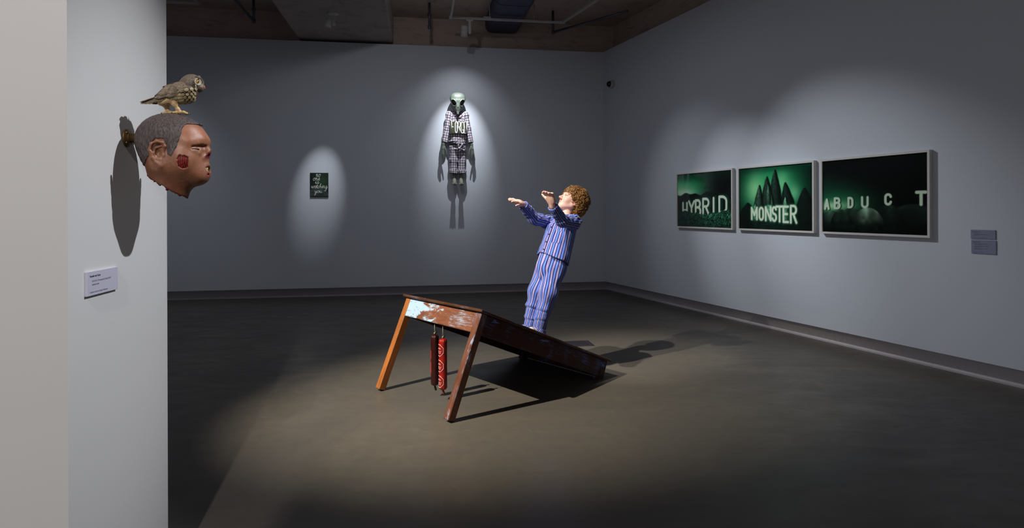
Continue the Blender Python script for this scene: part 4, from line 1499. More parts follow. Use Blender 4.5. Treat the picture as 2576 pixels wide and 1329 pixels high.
# --- curly auburn hair
t = NT('auburn_hair', 0.38, spec=0.5)
v = t.obj()
n = t.noise(t.map(v, (1, 1, 1)), 70, 4)
cc = t.attr('lock')
c = t.mix(cc, srgb(78, 46, 20), srgb(196, 146, 80))
t.color(t.mix(t.ramp(n, [(0.35, G(0)), (0.7, G(0.5))]), c, srgb(120, 76, 34)))
M_hair = t.m


def hair_cap(P):
    q = ((P - HC.astype(np.float32)) @ HR.astype(np.float32)) / HS
    d = ell(q, (0, -0.026, 0.034), (0.099, 0.112, 0.098))
    d = smin(d, ell(q, (0, -0.072, -0.028), (0.084, 0.066, 0.080)), 0.03)
    face = ell(q, (0, 0.098, -0.050), (0.120, 0.094, 0.092))
    d = smax(d, -face, 0.012)
    for s in (-1, 1): d = smax(d, -ell(q, (s * 0.085, 0.006, -0.060), (0.04, 0.040, 0.040)), 0.01)
    d = d + 0.006 * vn(q, 45, 41) + 0.004 * vn(q, 90, 42)
    return d * HS


V, F = isosurf(hair_cap, HC - 0.17, HC + 0.16, 0.0040, slack=0.015)
lock = np.clip(0.25 + 0.35 * vn(V, 60, 43), 0, 1)
hair = link('hair', mesh_np('hair', V, F, True, {'lock': lock}), M_hair, boy)
rs = random.Random(5)
CV = []; CF = []; CA = []
tries = 0; made = 0
while made < 1700 and tries < 30000:
    tries += 1
    a = rs.uniform(0, 2 * math.pi); zz = rs.uniform(-1, 1)
    dvec = V3(math.sqrt(1 - zz * zz) * math.cos(a), math.sqrt(1 - zz * zz) * math.sin(a), zz)
    q0 = V3(0, -0.032, 0.010)
    # march outwards from the middle of the head to the hair surface
    r = 0.13; 
    for _ in range(24):
        p = q0 + dvec * r
        w = HC + HR @ p * HS
        d = float(hair_cap(w[None].astype(np.float32))[0])
        r -= d * 0.8
        if abs(d) < 0.0005: break
    p = q0 + dvec * r
    if abs(d) > 0.003 or (p[1] > 0.050 and p[2] < 0.030) or p[2] < -0.105 or (p[2] < -0.015 and p[1] > 0.012) or (p[2] < 0.012 and p[1] > 0.034): continue
    made += 1
    n_ = nrm(dvec + V3(0, -0.2, 0.2))
    tang = nrm(np.cross(n_, V3(rs.uniform(-1, 1), rs.uniform(-1, 1), rs.uniform(-0.4, 0.4))))
    tang = nrm(tang + V3(0, 0.25 * (p[1] > -0.03), -0.45))
    tang = nrm(tang - n_ * (tang @ n_)); bt = np.cross(n_, tang)
    L = rs.uniform(0.022, 0.052); R = rs.uniform(0.007, 0.0135); turns = rs.uniform(0.6, 1.4); ph = rs.uniform(0, 6.3)
    n0 = len(CV); N = 13; wd_ = rs.uniform(0.0012, 0.0030)
    col = min(1, max(0, rs.gauss(0.55, 0.25)))
    pts = []
    for k in range(N):
        s = k / (N - 1)
        an = ph + turns * 2 * math.pi * s
        pts.append(p + tang * (L * (s - 0.3)) + bt * R * math.cos(an) + n_ * (R * 0.75 * math.sin(an) + 0.003 - 0.010 * (s - .5) ** 2))
    mb = MB().tube([HC + HR @ x * HS for x in pts], [wd_ * (1 - 0.5 * (k / (N - 1)) ** 2) for k in range(N)], 5, True)
    CV += mb.V; CF += [[i + n0 for i in f] for f in mb.F]; CA += [col] * len(mb.V)
o = link('curls', mesh_np('curls', CV, CF, True, {'lock': CA}), M_hair, hair)
o['kind'] = 'stuff'


# ------------------------------------------------------------------ the grey alien on the far wall
t = NT('alien_skin', 0.38, srgb(138, 148, 138), spec=0.4)
v = t.obj()
c = t.attr('tint', 'Color')
t.color(t.mix(t.ramp(t.noise(v, 14, 4), [(0.35, G(0)), (0.7, G(0.16))]), c, srgb(92, 104, 98)))
t.bump(t.noise(v, 160, 3), 0.06, 0.001)
M_alien = t.m


def plaid(name):
    t = NT(name, 0.85, spec=0.1)
    a = t.attr('warp'); b = t.attr('weft')

    def bands(x, per):
        f = t.math('FRACT', t.math('DIVIDE', x, per))
        return t.ramp(f, [(0.0, G(1)), (0.26, G(0.1)), (0.36, G(0.45)), (0.43, G(0)), (0.72, G(0.38)), (0.79, G(0.05)), (0.97, G(1))], 'CONSTANT')

    def accent(x, per):
        f = t.math('FRACT', t.math('ADD', t.math('DIVIDE', x, per), 0.45))
        return t.ramp(f, [(0.0, G(0)), (0.40, G(1)), (0.58, G(0))], 'CONSTANT')
    wa, wb = bands(a, 0.040), bands(b, 0.043)
    c = t.mix(t.math('MULTIPLY', accent(a, 0.080), 0.5), srgb(216, 208, 216), srgb(208, 178, 150))
    c = t.mix(t.math('MULTIPLY', accent(b, 0.086), 0.4), c, srgb(196, 196, 214))
    c = t.mix(t.math('MULTIPLY', wa, 0.80), c, srgb(70, 54, 92))
    c = t.mix(t.math('MULTIPLY', wb, 0.80), c, srgb(56, 42, 72))
    t.color(c)
    t.bump(t.noise(t.obj(), 60, 4), 0.3, 0.004)
    return t.m


M_plaid = plaid('plaid_flannel')
M_eye = plain('alien_eye_black', (6, 6, 7), 0.06, 0, 0.6)
M_dark = plain('dark_lining', (22, 20, 24), 0.85)
M_sign = plain('olive_board', (66, 68, 50), 0.6, 0, 0.3, 0, 0.15, 12)
M_letter = plain('white_letter', (236, 234, 230), 0.55, 0, 0.3, 0, 0.03)

# alien's axes: x to the right in the picture, y out of the wall, z up from the toes
AO = K - GX * 2.614 + UP * 1.873
FAL = frame(AO, GX, -GY, UP)     # left-handed on purpose is avoided: x, y out, z up needs x mirrored
FAL = frame(AO, -GX, -GY, UP)    # x to the alien's own right seen from the front is picture left
alien = thing('alien_figure', 'grey big-headed alien figure in plaid pyjamas mounted high on the far wall', 'sculpture', FAL)
# from here x points to picture LEFT


def al_hand(s):
    """hand hanging down; s=+1 picture left"""
    w = V3(s * 0.236, 0.150, 0.690)
    ch = []
    pal = w + V3(s * 0.010, 0.012, -0.075)
    for k, (dx, ln) in enumerate(((0.013, 0.140), (0.0, 0.165), (-0.011, 0.150))):
        b = pal + V3(s * dx, 0.004, -0.02)
        e = V3(s * (0.018 + 0.3 * dx), 0.012 + 0.004 * k, -1)
        p1 = b + e * ln * 0.5; p2 = b + e * ln + V3(-s * 0.006, -0.012, 0)
        ch.append(([pal, b, p1, p2], [0.018, 0.0135, 0.0115, 0.007]))
    tb = w + V3(-s * 0.014, 0.016, -0.045)
    ch.append(([tb, tb + V3(-s * 0.022, 0.010, -0.060), tb + V3(-s * 0.034, 0.012, -0.135)], [0.014, 0.012, 0.008]))

    def f(P):
        d = chain(P, [w + V3(-s * 0.022, -0.008, 0.08), w, pal], [0.026, 0.023, 0.023], 0.02)
        for c in ch: d = smin(d, chain(P, *c), 0.010)
        return d
    return f


AH = {1: al_hand(1), -1: al_hand(-1)}
hc = V3(0, 0.155, 1.410)
hp = math.radians(-5)           # head bowed forward
hf = V3(0, math.cos(hp), math.sin(hp)); hu = V3(0, -math.sin(hp), math.cos(hp)); hr = V3(1, 0, 0)
AR = np.stack([hr, hf, hu], 1)


def eye_axes(s):
    L = nrm((s * 0.50, -0.12, 0.86)); N = V3(s * 0.45, 1, 0.12); N = nrm(N - L * (L @ N))
    return np.stack([np.cross(N, L), N, L], 1)


def al_head(P):
    q = (P - hc.astype(np.float32)) @ AR.astype(np.float32)
    d = ell(q, (0, -0.010, 0.035), (0.121, 0.130, 0.125))
    for s in (1, -1):
        d = smin(d, sph(q, (s * 0.045, 0.035, 0.060), 0.082), 0.04)
    d = smin(d, ell(q, (0, 0.062, -0.065), (0.078, 0.072, 0.095)), 0.06)
    d = smin(d, cone(q, (0, 0.072, -0.11), (0, 0.104, -0.205), 0.046, 0.020), 0.05)
    d = smax(d, -cone(q, (0, 0.185, 0.12), (0, 0.165, 0.02), 0.022, 0.01), 0.03)
    for s in (1, -1):
        d = smin(d, cone(q, (s * 0.025, 0.112, 0.010), (s * 0.098, 0.085, 0.030), 0.016, 0.016), 0.03)
        R = eye_axes(s)
        d = smax(d, -ell(q, (s * 0.063, 0.116, -0.024), (0.036, 0.050, 0.058), R), 0.012)
    for s in (1, -1):
        R = eye_axes(s)
        e = np.abs(ell(q, (s * 0.063, 0.108, -0.024), (0.0395, 0.060, 0.0620), R)) - 0.0050
        d = smin(d, smax(smax(e, 0.075 - q[:, 1], 0.01), np.abs(d) - 0.010, 0.004), 0.008)
    d = smin(d, cone(q, (0, 0.124, -0.060), (0, 0.131, -0.090), 0.006, 0.007), 0.02)
    d = smax(d, -cone(q, (-0.012, 0.124, -0.158), (0.012, 0.124, -0.158), 0.004, 0.004), 0.004)
    return d


def al_body(P):
    d = al_head(P)
    d = smin(d, chain(P, [(0, 0.11, 1.36), (0, 0.10, 1.22)], [0.036, 0.045]), 0.03)
    d = smin(d, cone(P, (0, 0.080, 1.14), (0, 0.10, 0.72), 0.075, 0.080), 0.05)
    for s in (1, -1):
        d = smin(d, chain(P, [(s * 0.12, 0.10, 1.21), (s * 0.17, 0.11, 0.96), (s * 0.222, 0.145, 0.76)], [0.045, 0.038, 0.030], 0.02), 0.03)
        d = smin(d, AH[s](P), 0.015)
        d = smin(d, chain(P, [(s * 0.058, 0.10, 0.72), (s * 0.066, 0.10, 0.42), (s * 0.058, 0.105, 0.13)], [0.070, 0.048, 0.028], 0.03), 0.03)
        f = chain(P, [(s * 0.058, 0.095, 0.135), (s * 0.055, 0.165, 0.058), (s * 0.058, 0.205, 0.022)], [0.028, 0.030, 0.034], 0.02)
        for k in range(4):
            x = s * (0.030 + 0.0175 * k)
            f = smin(f, cone(P, (x, 0.200, 0.030), (x + s * 0.004 * (k - 1.5), 0.232, 0.010 + 0.0015 * k), 0.0105, 0.0085), 0.005)
        d = smin(d, f, 0.02)
    return d


V, F = isosurf(al_body, (-0.33, 0.005, -0.01), (0.33, 0.36, 1.66), 0.0046, slack=0.02)
tint = np.tile(np.array(srgb(104, 114, 104)[:3]), (len(V), 1))
m = np.clip((0.14 - V[:, 2]) / 0.05, 0, 1)[:, None] * 0.5
tint = tint * (1 - m) + np.array(srgb(166, 168, 150)[:3]) * m
link('body', mesh_np('body', V, F, True, {'tint': tint}), M_alien, alien)
for s in (1, -1):
    R = eye_axes(s)
    def eye(P, s=s, R=R):
        q = (P - hc.astype(np.float32)) @ AR.astype(np.float32)
        return ell(q, (s * 0.063, 0.104, -0.024), (0.0345, 0.022, 0.0560), R)
    c0 = hc + AR @ V3(s * 0.063, 0.1, -0.024)
    V, F = isosurf(eye, c0 - 0.09, c0 + 0.09, 0.004)
    link('eye', mesh_np('eye', V, F, True), M_eye, alien)


def alj(P):
    z = P[:, 2]
    t = np.clip((z - 0.75) / 0.45, 0, 1)
    rx = 0.158 - 0.012 * t; ry = 0.085 - 0.005 * t
    a = np.sqrt((P[:, 0] / rx) ** 2 + ((P[:, 1] - 0.105) / ry) ** 2)
    d = (a - 1) * ry
    d = smax(d, z - 1.235 - 0.0 * t, 0.06)
    for s in (1, -1): d = smin(d, cone(P, (s * 0.03, 0.10, 1.205), (s * 0.125, 0.10, 1.200), 0.060, 0.055), 0.04)
    return d


def al_jacket(P):
    d = alj(P) + fold(P, 0.006, 16, 16, 5, 51) + fold(P, 0.004, 34, 34, 14, 52)
    d = smax(d, 0.732 + 0.006 * np.sin(P[:, 0] * 25) - P[:, 2], 0.005)
    d = np.maximum(d, -np.maximum(alj(P) + 0.012, P[:, 2] - 0.79))
    # V neck
    vx = np.abs(P[:, 0] - 0.0) - 0.50 * (P[:, 2] - 1.150)
    d = smax(d, -np.maximum(vx, 0.10 - P[:, 1]), 0.006)
    return smax(d, -ell(P, (0, 0.12, 1.30), (0.066, 0.075, 0.075)), 0.006)


V, F = isosurf(al_jacket, (-0.21, 0.0, 0.69), (0.21, 0.23, 1.30), 0.0046, slack=0.03)
ajk = link('plaid_jacket', mesh_np('plaid_jacket', V, F, True, {'warp': V[:, 0] + 0.004 * vn(V, 14, 1) + 1, 'weft': V[:, 2] + 0.006 * vn(V, 9, 2) + 0.5 * np.abs(V[:, 0]) * 0.1}), M_plaid, alien)
for s in (1, -1):
    pts = [V3(s * 0.130, 0.102, 1.195), V3(s * 0.172, 0.112, 0.96), V3(s * 0.220, 0.142, 0.722)]
    ax = nrm(pts[2] - pts[1])

    def slv(P, s=s, pts=pts, ax=ax):
        d = chain(P, [pts[0] - V3(s * 0.03, 0, -0.005)] + pts, [0.060, 0.062, 0.054, 0.050], 0.03)
        d = d + fold(P, 0.005, 22, 22, 16, 55 + s) + fold(P, 0.0035, 46, 46, 40, 57 + s)
        tt = (P - pts[2].astype(np.float32)) @ ax.astype(np.float32)
        d = smax(d, tt, 0.004)
        return np.maximum(d, -np.maximum(cone(P, pts[2] - ax * 0.06, pts[2] + ax * 0.05, 0.040, 0.042), -0.06 - tt))
    V, F = isosurf(slv, (min(s * 0.06, s * 0.31), 0.01, 0.67), (max(s * 0.06, s * 0.31), 0.24, 1.29), 0.0046, slack=0.03)
    an, tt = limb_coords(V.astype(float), pts)
    link('sleeve', mesh_np('sleeve', V, F, True, {'warp': (V - pts[1]) @ nrm((ax[2], 0, -ax[0])) + 1 + 0.003 * vn(V, 12, 3), 'weft': tt * 0 + (V - pts[1]) @ nrm((ax[0], 0, ax[2])) + 1}), M_plaid, ajk)
# open collar: two flat lapels
for s, tip in ((1, 1.172), (-1, 1.150)):
    P3 = [V3(s * 0.060, 0.135, 1.262), V3(s * 0.005, 0.198, tip), V3(s * 0.050, 0.190, tip - 0.010), V3(s * 0.088, 0.168, 1.205), V3(s * 0.085, 0.120, 1.272)]
    V = P3 + [p + V3(0, 0.007, 0.001) for p in P3]
    n5 = 5
    F = [[0, 1, 2, 3, 4], [9, 8, 7, 6, 5]] + [[i, i + 5, (i + 1) % 5 + 5, (i + 1) % 5] for i in range(5)]
    me = mesh_np('lapel', np.array(V), F, False, {'warp': np.array([p[0] * 0.8 + p[2] * 0.6 for p in V]) + 1, 'weft': np.array([p[2] * 0.8 - p[0] * 0.6 for p in V])})
    link('lapel', me, M_plaid, ajk)


def altr(P):
    d = cone(P, (0, 0.105, 0.62), (0, 0.10, 0.76), 0.118, 0.105)
    d = smax(d, P[:, 2] - 0.80, 0.02)
    for s in (1, -1):
        d = smin(d, chain(P, [(s * 0.062, 0.105, 0.64), (s * 0.066, 0.108, 0.42), (s * 0.072, 0.108, 0.20)], [0.078, 0.066, 0.066], 0.04), 0.012)
    return d


def al_trousers(P):
    d = altr(P) + fold(P, 0.007, 18, 18, 6, 61) + fold(P, 0.0045, 40, 40, 18, 62)
    d = smax(d, np.abs(P[:, 1] - 0.105) - 0.085, 0.03)
    d = smax(d, 0.205 + 0.06 * 0 - P[:, 2], 0.005)
    for s in (1, -1):
        d = np.maximum(d, -np.maximum(cone(P, (s * 0.072, 0.108, 0.15), (s * 0.072, 0.108, 0.29), 0.052, 0.050), P[:, 2] - 0.27))
    return d


V, F = isosurf(al_trousers, (-0.20, 0.0, 0.17), (0.20, 0.23, 0.83), 0.0046, slack=0.03)
att = link('plaid_trousers', mesh_np('plaid_trousers', V, F, True, {'warp': V[:, 0] + 0.006 * vn(V, 12, 4) + 1.01, 'weft': V[:, 2] + 0.010 * vn(V, 8, 5) + 1}), M_plaid, alien)
for s in (1, -1):
    def cuff_(P, s=s):
        q = P - np.array([s * 0.072, 0.108, 0.0], np.float32)
        r = np.hypot(q[:, 0], q[:, 1] * 1.05)
        z = P[:, 2] - 0.1 * q[:, 0] * s
        d = np.abs(r - 0.070) - 0.008 + fold(P, 0.005, 40, 40, 40, 65 + s)
        return smax(smax(d, z - 0.252, 0.008), 0.200 - z, 0.008)
    V, F = isosurf(cuff_, (s * 0.072 - 0.11, 0.0, 0.17), (s * 0.072 + 0.11, 0.23, 0.29), 0.0044, slack=0.02)
    a = np.arctan2(V[:, 0] - s * 0.072, V[:, 1] - 0.108)
    link('turned_cuff', mesh_np('turned_cuff', V, F, True, {'warp': a * 0.07 + 1, 'weft': V[:, 2] * 1.2 + 1.02}), M_plaid, att)
# waist cord knotted at the front: two loops and hanging ends
m = MB()
kx, ky, kz = -0.030, 0.220, 0.615


def ribbon(pts, w=0.018, th=0.006):
    return MB().tube(pts, [w * (0.8 + 0.2 * math.sin(k)) for k in range(len(pts))], 8)


def rib(name, pts, w):
    sm = [V3(*p) for p in pts]
    P_ = []
    for i in range(len(sm) - 1):
        p0, p1, p2, p3 = sm[max(i - 1, 0)], sm[i], sm[i + 1], sm[min(i + 2, len(sm) - 1)]
        for j in range(5):
            t = j / 5
            P_.append(0.5 * ((2 * p1) + (-p0 + p2) * t + (2 * p0 - 5 * p1 + 4 * p2 - p3) * t * t + (-p0 + 3 * p1 - 3 * p2 + p3) * t ** 3))
    P_.append(sm[-1])
    mb = MB().tube(P_, w, 8)
    V = np.array(mb.V)
    link(name, mesh_np(name, V, mb.F, True, {'warp': V[:, 0] * .7 + V[:, 2] * .7 + 1, 'weft': V[:, 2] * .7 - V[:, 0] * .7 + 1}), M_plaid, att)


rib('knot', [(kx + .016, ky, kz + .008), (kx, ky + .010, kz), (kx - .016, ky, kz - .008)], 0.020)
rib('tie_loop', [(kx, ky, kz), (kx + .035, ky, kz + .055), (kx + .058, ky - .004, kz + .115), (kx + .040, ky + .006, kz + .125), (kx + .026, ky + .008, kz + .075), (kx, ky + .004, kz)], 0.011)
rib('tie_loop', [(kx, ky, kz), (kx - .045, ky, kz + .040), (kx - .085, ky - .010, kz + .080), (kx - .060, ky + .006, kz + .085), (kx - .030, ky + .010, kz + .050), (kx, ky + .004, kz)], 0.012)
rib('tie_end', [(kx, ky, kz), (kx + .040, ky - .012, kz - .012), (kx + .085, ky - .032, kz - .004)], 0.012)
rib('tie_end', [(kx, ky, kz), (kx - .035, ky - .008, kz - .020), (kx - .085, ky - .028, kz - .030)], 0.013)
MB().tube([(kx + 0.115 * math.cos(a) + .03, 0.105 + 0.108 * math.sin(a), 0.690 + 0.01 * math.sin(2 * a)) for a in np.linspace(0.25, math.pi - 0.25, 14)], 0.018, 8).build('waistband', M_dark, att)

# the FORGET sign on its chest: board and painted letters
sg = thing('lettered_sign', 'olive board painted FORGET in tall white letters on the plaid jacket of the alien', 'sign', frame(AO + GX * -0.136 + -GY * 0.205 + UP * 0.866, GX, -GY, UP))
SW, SH = 0.298, 0.212
M_slat = [M_sign, plain('grey_board', (62, 62, 60), 0.6), plain('green_board', (78, 82, 58), 0.6)]
edges = [0.0, 0.024, 0.052, 0.090, 0.150, 0.205, 0.240, SW]
for k, (a, b) in enumerate(zip(edges, edges[1:])):
    MB().box((a + 0.0006, 0, 0), (b - 0.0006, 0.012 + 0.0015 * (k % 2), SH), None, 0.001).build('board', M_slat[(0, 2, 0, 1, 0, 2, 1)[k]], sg)
for ch, x0, x1, z0, z1, w in (('F', .032, .075, .010, .205, .0088), ('O', .092, .128, .012, .203, .0080), ('R', .142, .180, .010, .203, .0078), ('G', .186, .225, .010, .196, .0080), ('E', .243, .270, .006, .194, .0072), ('T', .246, .306, .006, .198, .0082)):
    if ch == 'E': st = [[(.238, .196), (.244, .105), (.240, .008), (.266, .004)], [(.238, .196), (.262, .199)], [(.243, .105), (.256, .110)]]
    elif ch == 'T': st = [[(.262, .199), (.306, .197)], [(.292, .197), (.289, .110), (.290, .002)]]
    elif ch == 'G': st = [[(.222, .178), (.214, .196), (.198, .190), (.190, .150), (.190, .070), (.196, .018), (.212, .008), (.230, .016), (.236, .056), (.214, .060)]]
    else: st = place(ch, x0, z0, x1, z1)
    m = MB()
    for s in st:
        p = [(a, 0.0, b) for a, b in (smooth_poly(s, 3) if ch in 'G' else s)]
        m.tube(p, w * 0.95, 8)
    m.V = [(a, 0.0132 + 0.002 * (b / (w * 0.95) + 1) * 0.5 + 0.0004, c_) for a, b, c_ in m.V]
    m.build('letter', M_letter, sg)


# ------------------------------------------------------------------ the severed head on its pipe, with the owl on top
HO = V3(-1.1614, 2.0051, 1.630)            # middle of the head at ear height
FH = frame(HO, GX, GY, UP)                 # x out of the wall (where the face looks), y away from the camera, z up
hd = thing('severed_head', 'brown severed head sculpture with red wounds fixed to the left wall end by a pipe', 'sculpture', FH)

t = NT('painted_resin_skin', 0.46, spec=0.4)
v = t.obj()
c = t.attr('tint', 'Color')
n1 = t.noise(v, 28, 5, 0.6)
c2 = t.mix(t.ramp(n1, [(0.35, G(0)), (0.72, G(0.4))]), c, srgb(96, 56, 42), 'MIX')
c2 = t.mix(t.ramp(t.noise(v, 130, 3), [(0.55, G(0)), (0.75, G(0.25))]), c2, srgb(196, 142, 112))
t.color(c2)
t.bump(t.math('ADD', t.noise(v, 240, 4), t.math('MULTIPLY', n1, 2.0)), 0.22, 0.0015)
M_resin = t.m
M_blood = NT('glossy_wound', 0.2, spec=0.5)
vv = M_blood.obj()
M_blood.color(M_blood.mix(M_blood.noise(M_blood.map(vv, (1, 1, .3)), 160, 4), srgb(44, 6, 8), srgb(120, 14, 20)))
M_blood.bump(M_blood.noise(vv, 220, 4), 0.5, 0.002)
M_blood = M_blood.m
M_tooth = plain('old_ivory', (226, 200, 150), 0.3)
M_rust = plain('rusty_brass', (92, 70, 40), 0.5, 0.6, 0.5, 0, 0.3, 60)
M_bolt = plain('bolt_steel', (150, 140, 122), 0.4, 0.7)
M_eyew = plain('eye_white', (190, 180, 160), 0.15)
M_iris = plain('grey_iris', (84, 92, 84), 0.1)


def ear_sdf(P):
    y = -np.abs(P[:, 1])
    q = np.stack([P[:, 0], y, P[:, 2]], 1)
    d = ell(q, (0.000, -0.081, 0.006), (0.018, 0.007, 0.033))
    d = smin(d, cone(q, (0.010, -0.072, 0.01), (0.006, -0.078, -0.012), 0.012, 0.010), 0.012)
    d = smin(d, chain(q, [(0.014, -0.081, 0.010), (0.021, -0.085, 0.030), (0.015, -0.090, 0.042), (0.000, -0.094, 0.045), (-0.014, -0.096, 0.036), (-0.019, -0.096, 0.016), (-0.014, -0.093, -0.008), (-0.003, -0.088, -0.024)],
                      [0.0038, 0.0048, 0.0050, 0.0052, 0.0054, 0.0054, 0.0050, 0.0052], 0.004), 0.005)
    d = smin(d, chain(q, [(-0.002, -0.086, -0.024), (0.008, -0.083, -0.033), (0.016, -0.080, -0.024)], [0.0070, 0.0080, 0.0060], 0.006), 0.007)
    d = smin(d, chain(q, [(0.010, -0.088, 0.030), (-0.004, -0.090, 0.024), (-0.008, -0.090, 0.008), (-0.002, -0.088, -0.010), (0.008, -0.085, -0.014)], [0.0032, 0.0038, 0.0042, 0.0042, 0.0042], 0.004), 0.005)
    d = smax(d, -ell(q, (0.004, -0.093, 0.006), (0.0085, 0.014, 0.0135)), 0.006)
    d = smax(d, -chain(q, [(0.012, -0.094, 0.034), (-0.006, -0.098, 0.034), (-0.0135, -0.099, 0.018)], [0.0030, 0.0034, 0.003]), 0.004)
    return smin(d, sph(q, (0.018, -0.081, 0.001), 0.0062), 0.006)


def skull_sdf(P):
    s = np.abs(P[:, 1])
    q = np.stack([P[:, 0], s, P[:, 2]], 1)
    d = ell(q, (0.000, 0, 0.056), (0.0985, 0.081, 0.0905))
    d = smin(d, ell(q, (0.048, 0, 0.060), (0.072, 0.068, 0.062)), 0.04)
    d = smin(d, ell(q, (0.045, 0, -0.008), (0.070, 0.072, 0.075)), 0.04)
    d = smin(d, chain(q, [(0.111, 0.0, 0.056), (0.104, 0.020, 0.056), (0.082, 0.052, 0.046)], [0.0175, 0.019, 0.017]), 0.02)
    d = smin(d, sph(q, (0.060, 0.046, -0.014), 0.040), 0.03)
    d = smin(d, cone(q, (-0.002, 0.058, -0.030), (0.096, 0.016, -0.056), 0.034, 0.026), 0.03)
    d = smin(d, sph(q, (0.104, 0.0, -0.052), 0.024), 0.02)
    d = smin(d, ell(q, (0.092, 0, -0.026), (0.030, 0.036, 0.034)), 0.02)
    d = smin(d, cone(q, (0.075, 0, -0.058), (0.010, 0, -0.072), 0.036, 0.056), 0.03)
    return d


def neck_sdf(P):
    q = np.stack([P[:, 0], np.abs(P[:, 1]), P[:, 2]], 1)
    d = smin(skull_sdf(P), cone(q, (-0.006, 0, -0.005), (0.014, 0, -0.16), 0.066, 0.046), 0.03)
    n = (P[:, 0] + 0.062) * -0.533 + (P[:, 2] + 0.058) * -0.846
    jag = 0.0035 * vn(P, 70, 71) + 0.003 * vn(P, 170, 72)
    return smax(d, n + jag, 0.002), n


def cheek_mask(P):
    """1 inside the torn patch on the camera side"""
    x = (P[:, 0] - 0.074) / 0.0155; z = (P[:, 2] + 0.018) / 0.0245
    notch = 0.45 * np.exp(-(((P[:, 0] - 0.073) / 0.0035) ** 2 + ((P[:, 2] - 0.007) / 0.007) ** 2))
    r = (np.abs(x) ** 2.6 + np.abs(z) ** 2.6) ** (1 / 2.6) + 0.12 * vn(P, 160, 73) + notch
    return np.where(P[:, 1] < -0.03, np.clip((1.0 - r) / 0.10, 0, 1), 0)


NCUT = (0.890, -0.454)


def nose_plane(P): return (P[:, 0] - 0.1310) * NCUT[0] + (P[:, 2] - 0.0185) * NCUT[1]


def resin_head(P):
    d, n = neck_sdf(P)
    s = np.abs(P[:, 1])
    q = np.stack([P[:, 0], s, P[:, 2]], 1)
    d = smin(d, ear_sdf(P), 0.005)
    # heavy brow crease, lids with a narrow slit, bag below the eye
    d = smax(d, -chain(q, [(0.121, 0.016, 0.036), (0.114, 0.034, 0.0365), (0.096, 0.058, 0.031)], [0.0030, 0.0040, 0.0020]), 0.012)
    d = smin(d, ell(q, (0.0870, 0.0405, 0.0245), (0.0185, 0.0195, 0.0135)), 0.006)
    d = smax(d, -ell(q, (0.0905, 0.0415, 0.0250), (0.0205, 0.0205, 0.0026)), 0.0025)
    d = smin(d, chain(q, [(0.107, 0.022, 0.017), (0.1065, 0.038, 0.0130), (0.094, 0.056, 0.017)], [0.0035, 0.0050, 0.003]), 0.010)
    # nose, sawn off at the tip
    ns = chain(q, [(0.106, 0, 0.044), (0.121, 0, 0.026), (0.128, 0, 0.008)], [0.009, 0.0110, 0.0165], 0.01)
    ns = smin(ns, sph(q, (0.110, 0.0165, -0.001), 0.0130), 0.012)
    ns = smax(ns, nose_plane(P) + 0.0010 * vn(P, 240, 74), 0.0015)
    d = smin(d, ns, 0.009)
    # lips and open mouth
    d = smin(d, chain(q, [(0.104, 0.027, -0.038), (0.119, 0.014, -0.0245), (0.122, 0, -0.0225)], [0.0045, 0.0055, 0.0058]), 0.008)
    d = smin(d, chain(q, [(0.104, 0.026, -0.043), (0.119, 0.013, -0.0510), (0.122, 0, -0.0520)], [0.0045, 0.0062, 0.0066]), 0.008)
    d = smax(d, -ell(q, (0.122, -0.003, -0.0375), (0.0165, 0.0255, 0.0110)), 0.003)
    d = smax(d, -ell(P, (0.1290, 0, 0.0045), (0.0085, 0.0110, 0.0110)), 0.0015)
    # cheek wound: sunk, with upright fibres
    m = cheek_mask(P)
    fib = np.sin(P[:, 0] * 1500 + 2.5 * vn(P * np.array([1, 1, 0.25], np.float32), 120, 75))
    d = d + m * (0.0036 - 0.0014 * fib) - 0.0012 * np.exp(-((m - 0.02) / 0.02) ** 2) * (m > 0)
    d = smax(d, -sph(P, (0.129, -0.012, -0.057), 0.0045), 0.002)
    return d


V, F = isosurf(resin_head, (-0.108, -0.108, -0.150), (0.145, 0.108, 0.158), 0.0017, slack=0.012)
base = np.array(srgb(140, 92, 66)[:3])
tint = np.tile(base, (len(V), 1))


def mixin(m, rgb):
    global tint
    m = np.clip(m, 0, 1)[:, None]
    tint = tint * (1 - m) + np.array(srgb(*rgb)[:3]) * m


g3 = lambda c, r: np.exp(-(((V - np.array(c, np.float32)) / np.array(r, np.float32)) ** 2).sum(1))
sv = np.sign(V[:, 1])
mixin(g3((0.05, -0.06, 0.0), (0.05, 0.04, 0.06)) * 0.35, (172, 122, 94))
mixin(g3((0.10, 0.0, 0.075), (0.05, 0.08, 0.035)) * 0.6, (176, 110, 76))
mixin(g3((0.02, -0.05, -0.085), (0.07, 0.08, 0.045)) * 0.7, (104, 62, 44))
mixin(g3((-0.04, -0.05, -0.03), (0.03, 0.06, 0.04)) * 0.6, (120, 72, 46))
mixin(g3((0.005, -0.085, 0.006), (0.03, 0.02, 0.05)) * 0.6, (128, 84, 62))
mixin(g3((0.118, 0.0, -0.037), (0.012, 0.034, 0.020)) * 0.7, (150, 96, 88))
m = cheek_mask(V)
fib = 0.5 + 0.5 * np.sin(V[:, 0] * 1500 + 2.5 * vn(V * np.array([1, 1, 0.25], np.float32), 120, 75))
mixin(m * 1.6, (58, 6, 10))
mixin(m * fib ** 2, (168, 18, 28))
nr = np.exp(-((nose_plane(V) + 0.0006) / 0.0022) ** 2) * (V[:, 2] < 0.0185) * (V[:, 2] > -0.013) * (np.abs(V[:, 1]) < 0.022) * (V[:, 0] > 0.108)
mixin(nr * 1.6, (128, 18, 26))
mixin((ell(V, (0.1290, 0, 0.0045), (0.0095, 0.0120, 0.0120)) < 0) * 0.9, (96, 12, 20))
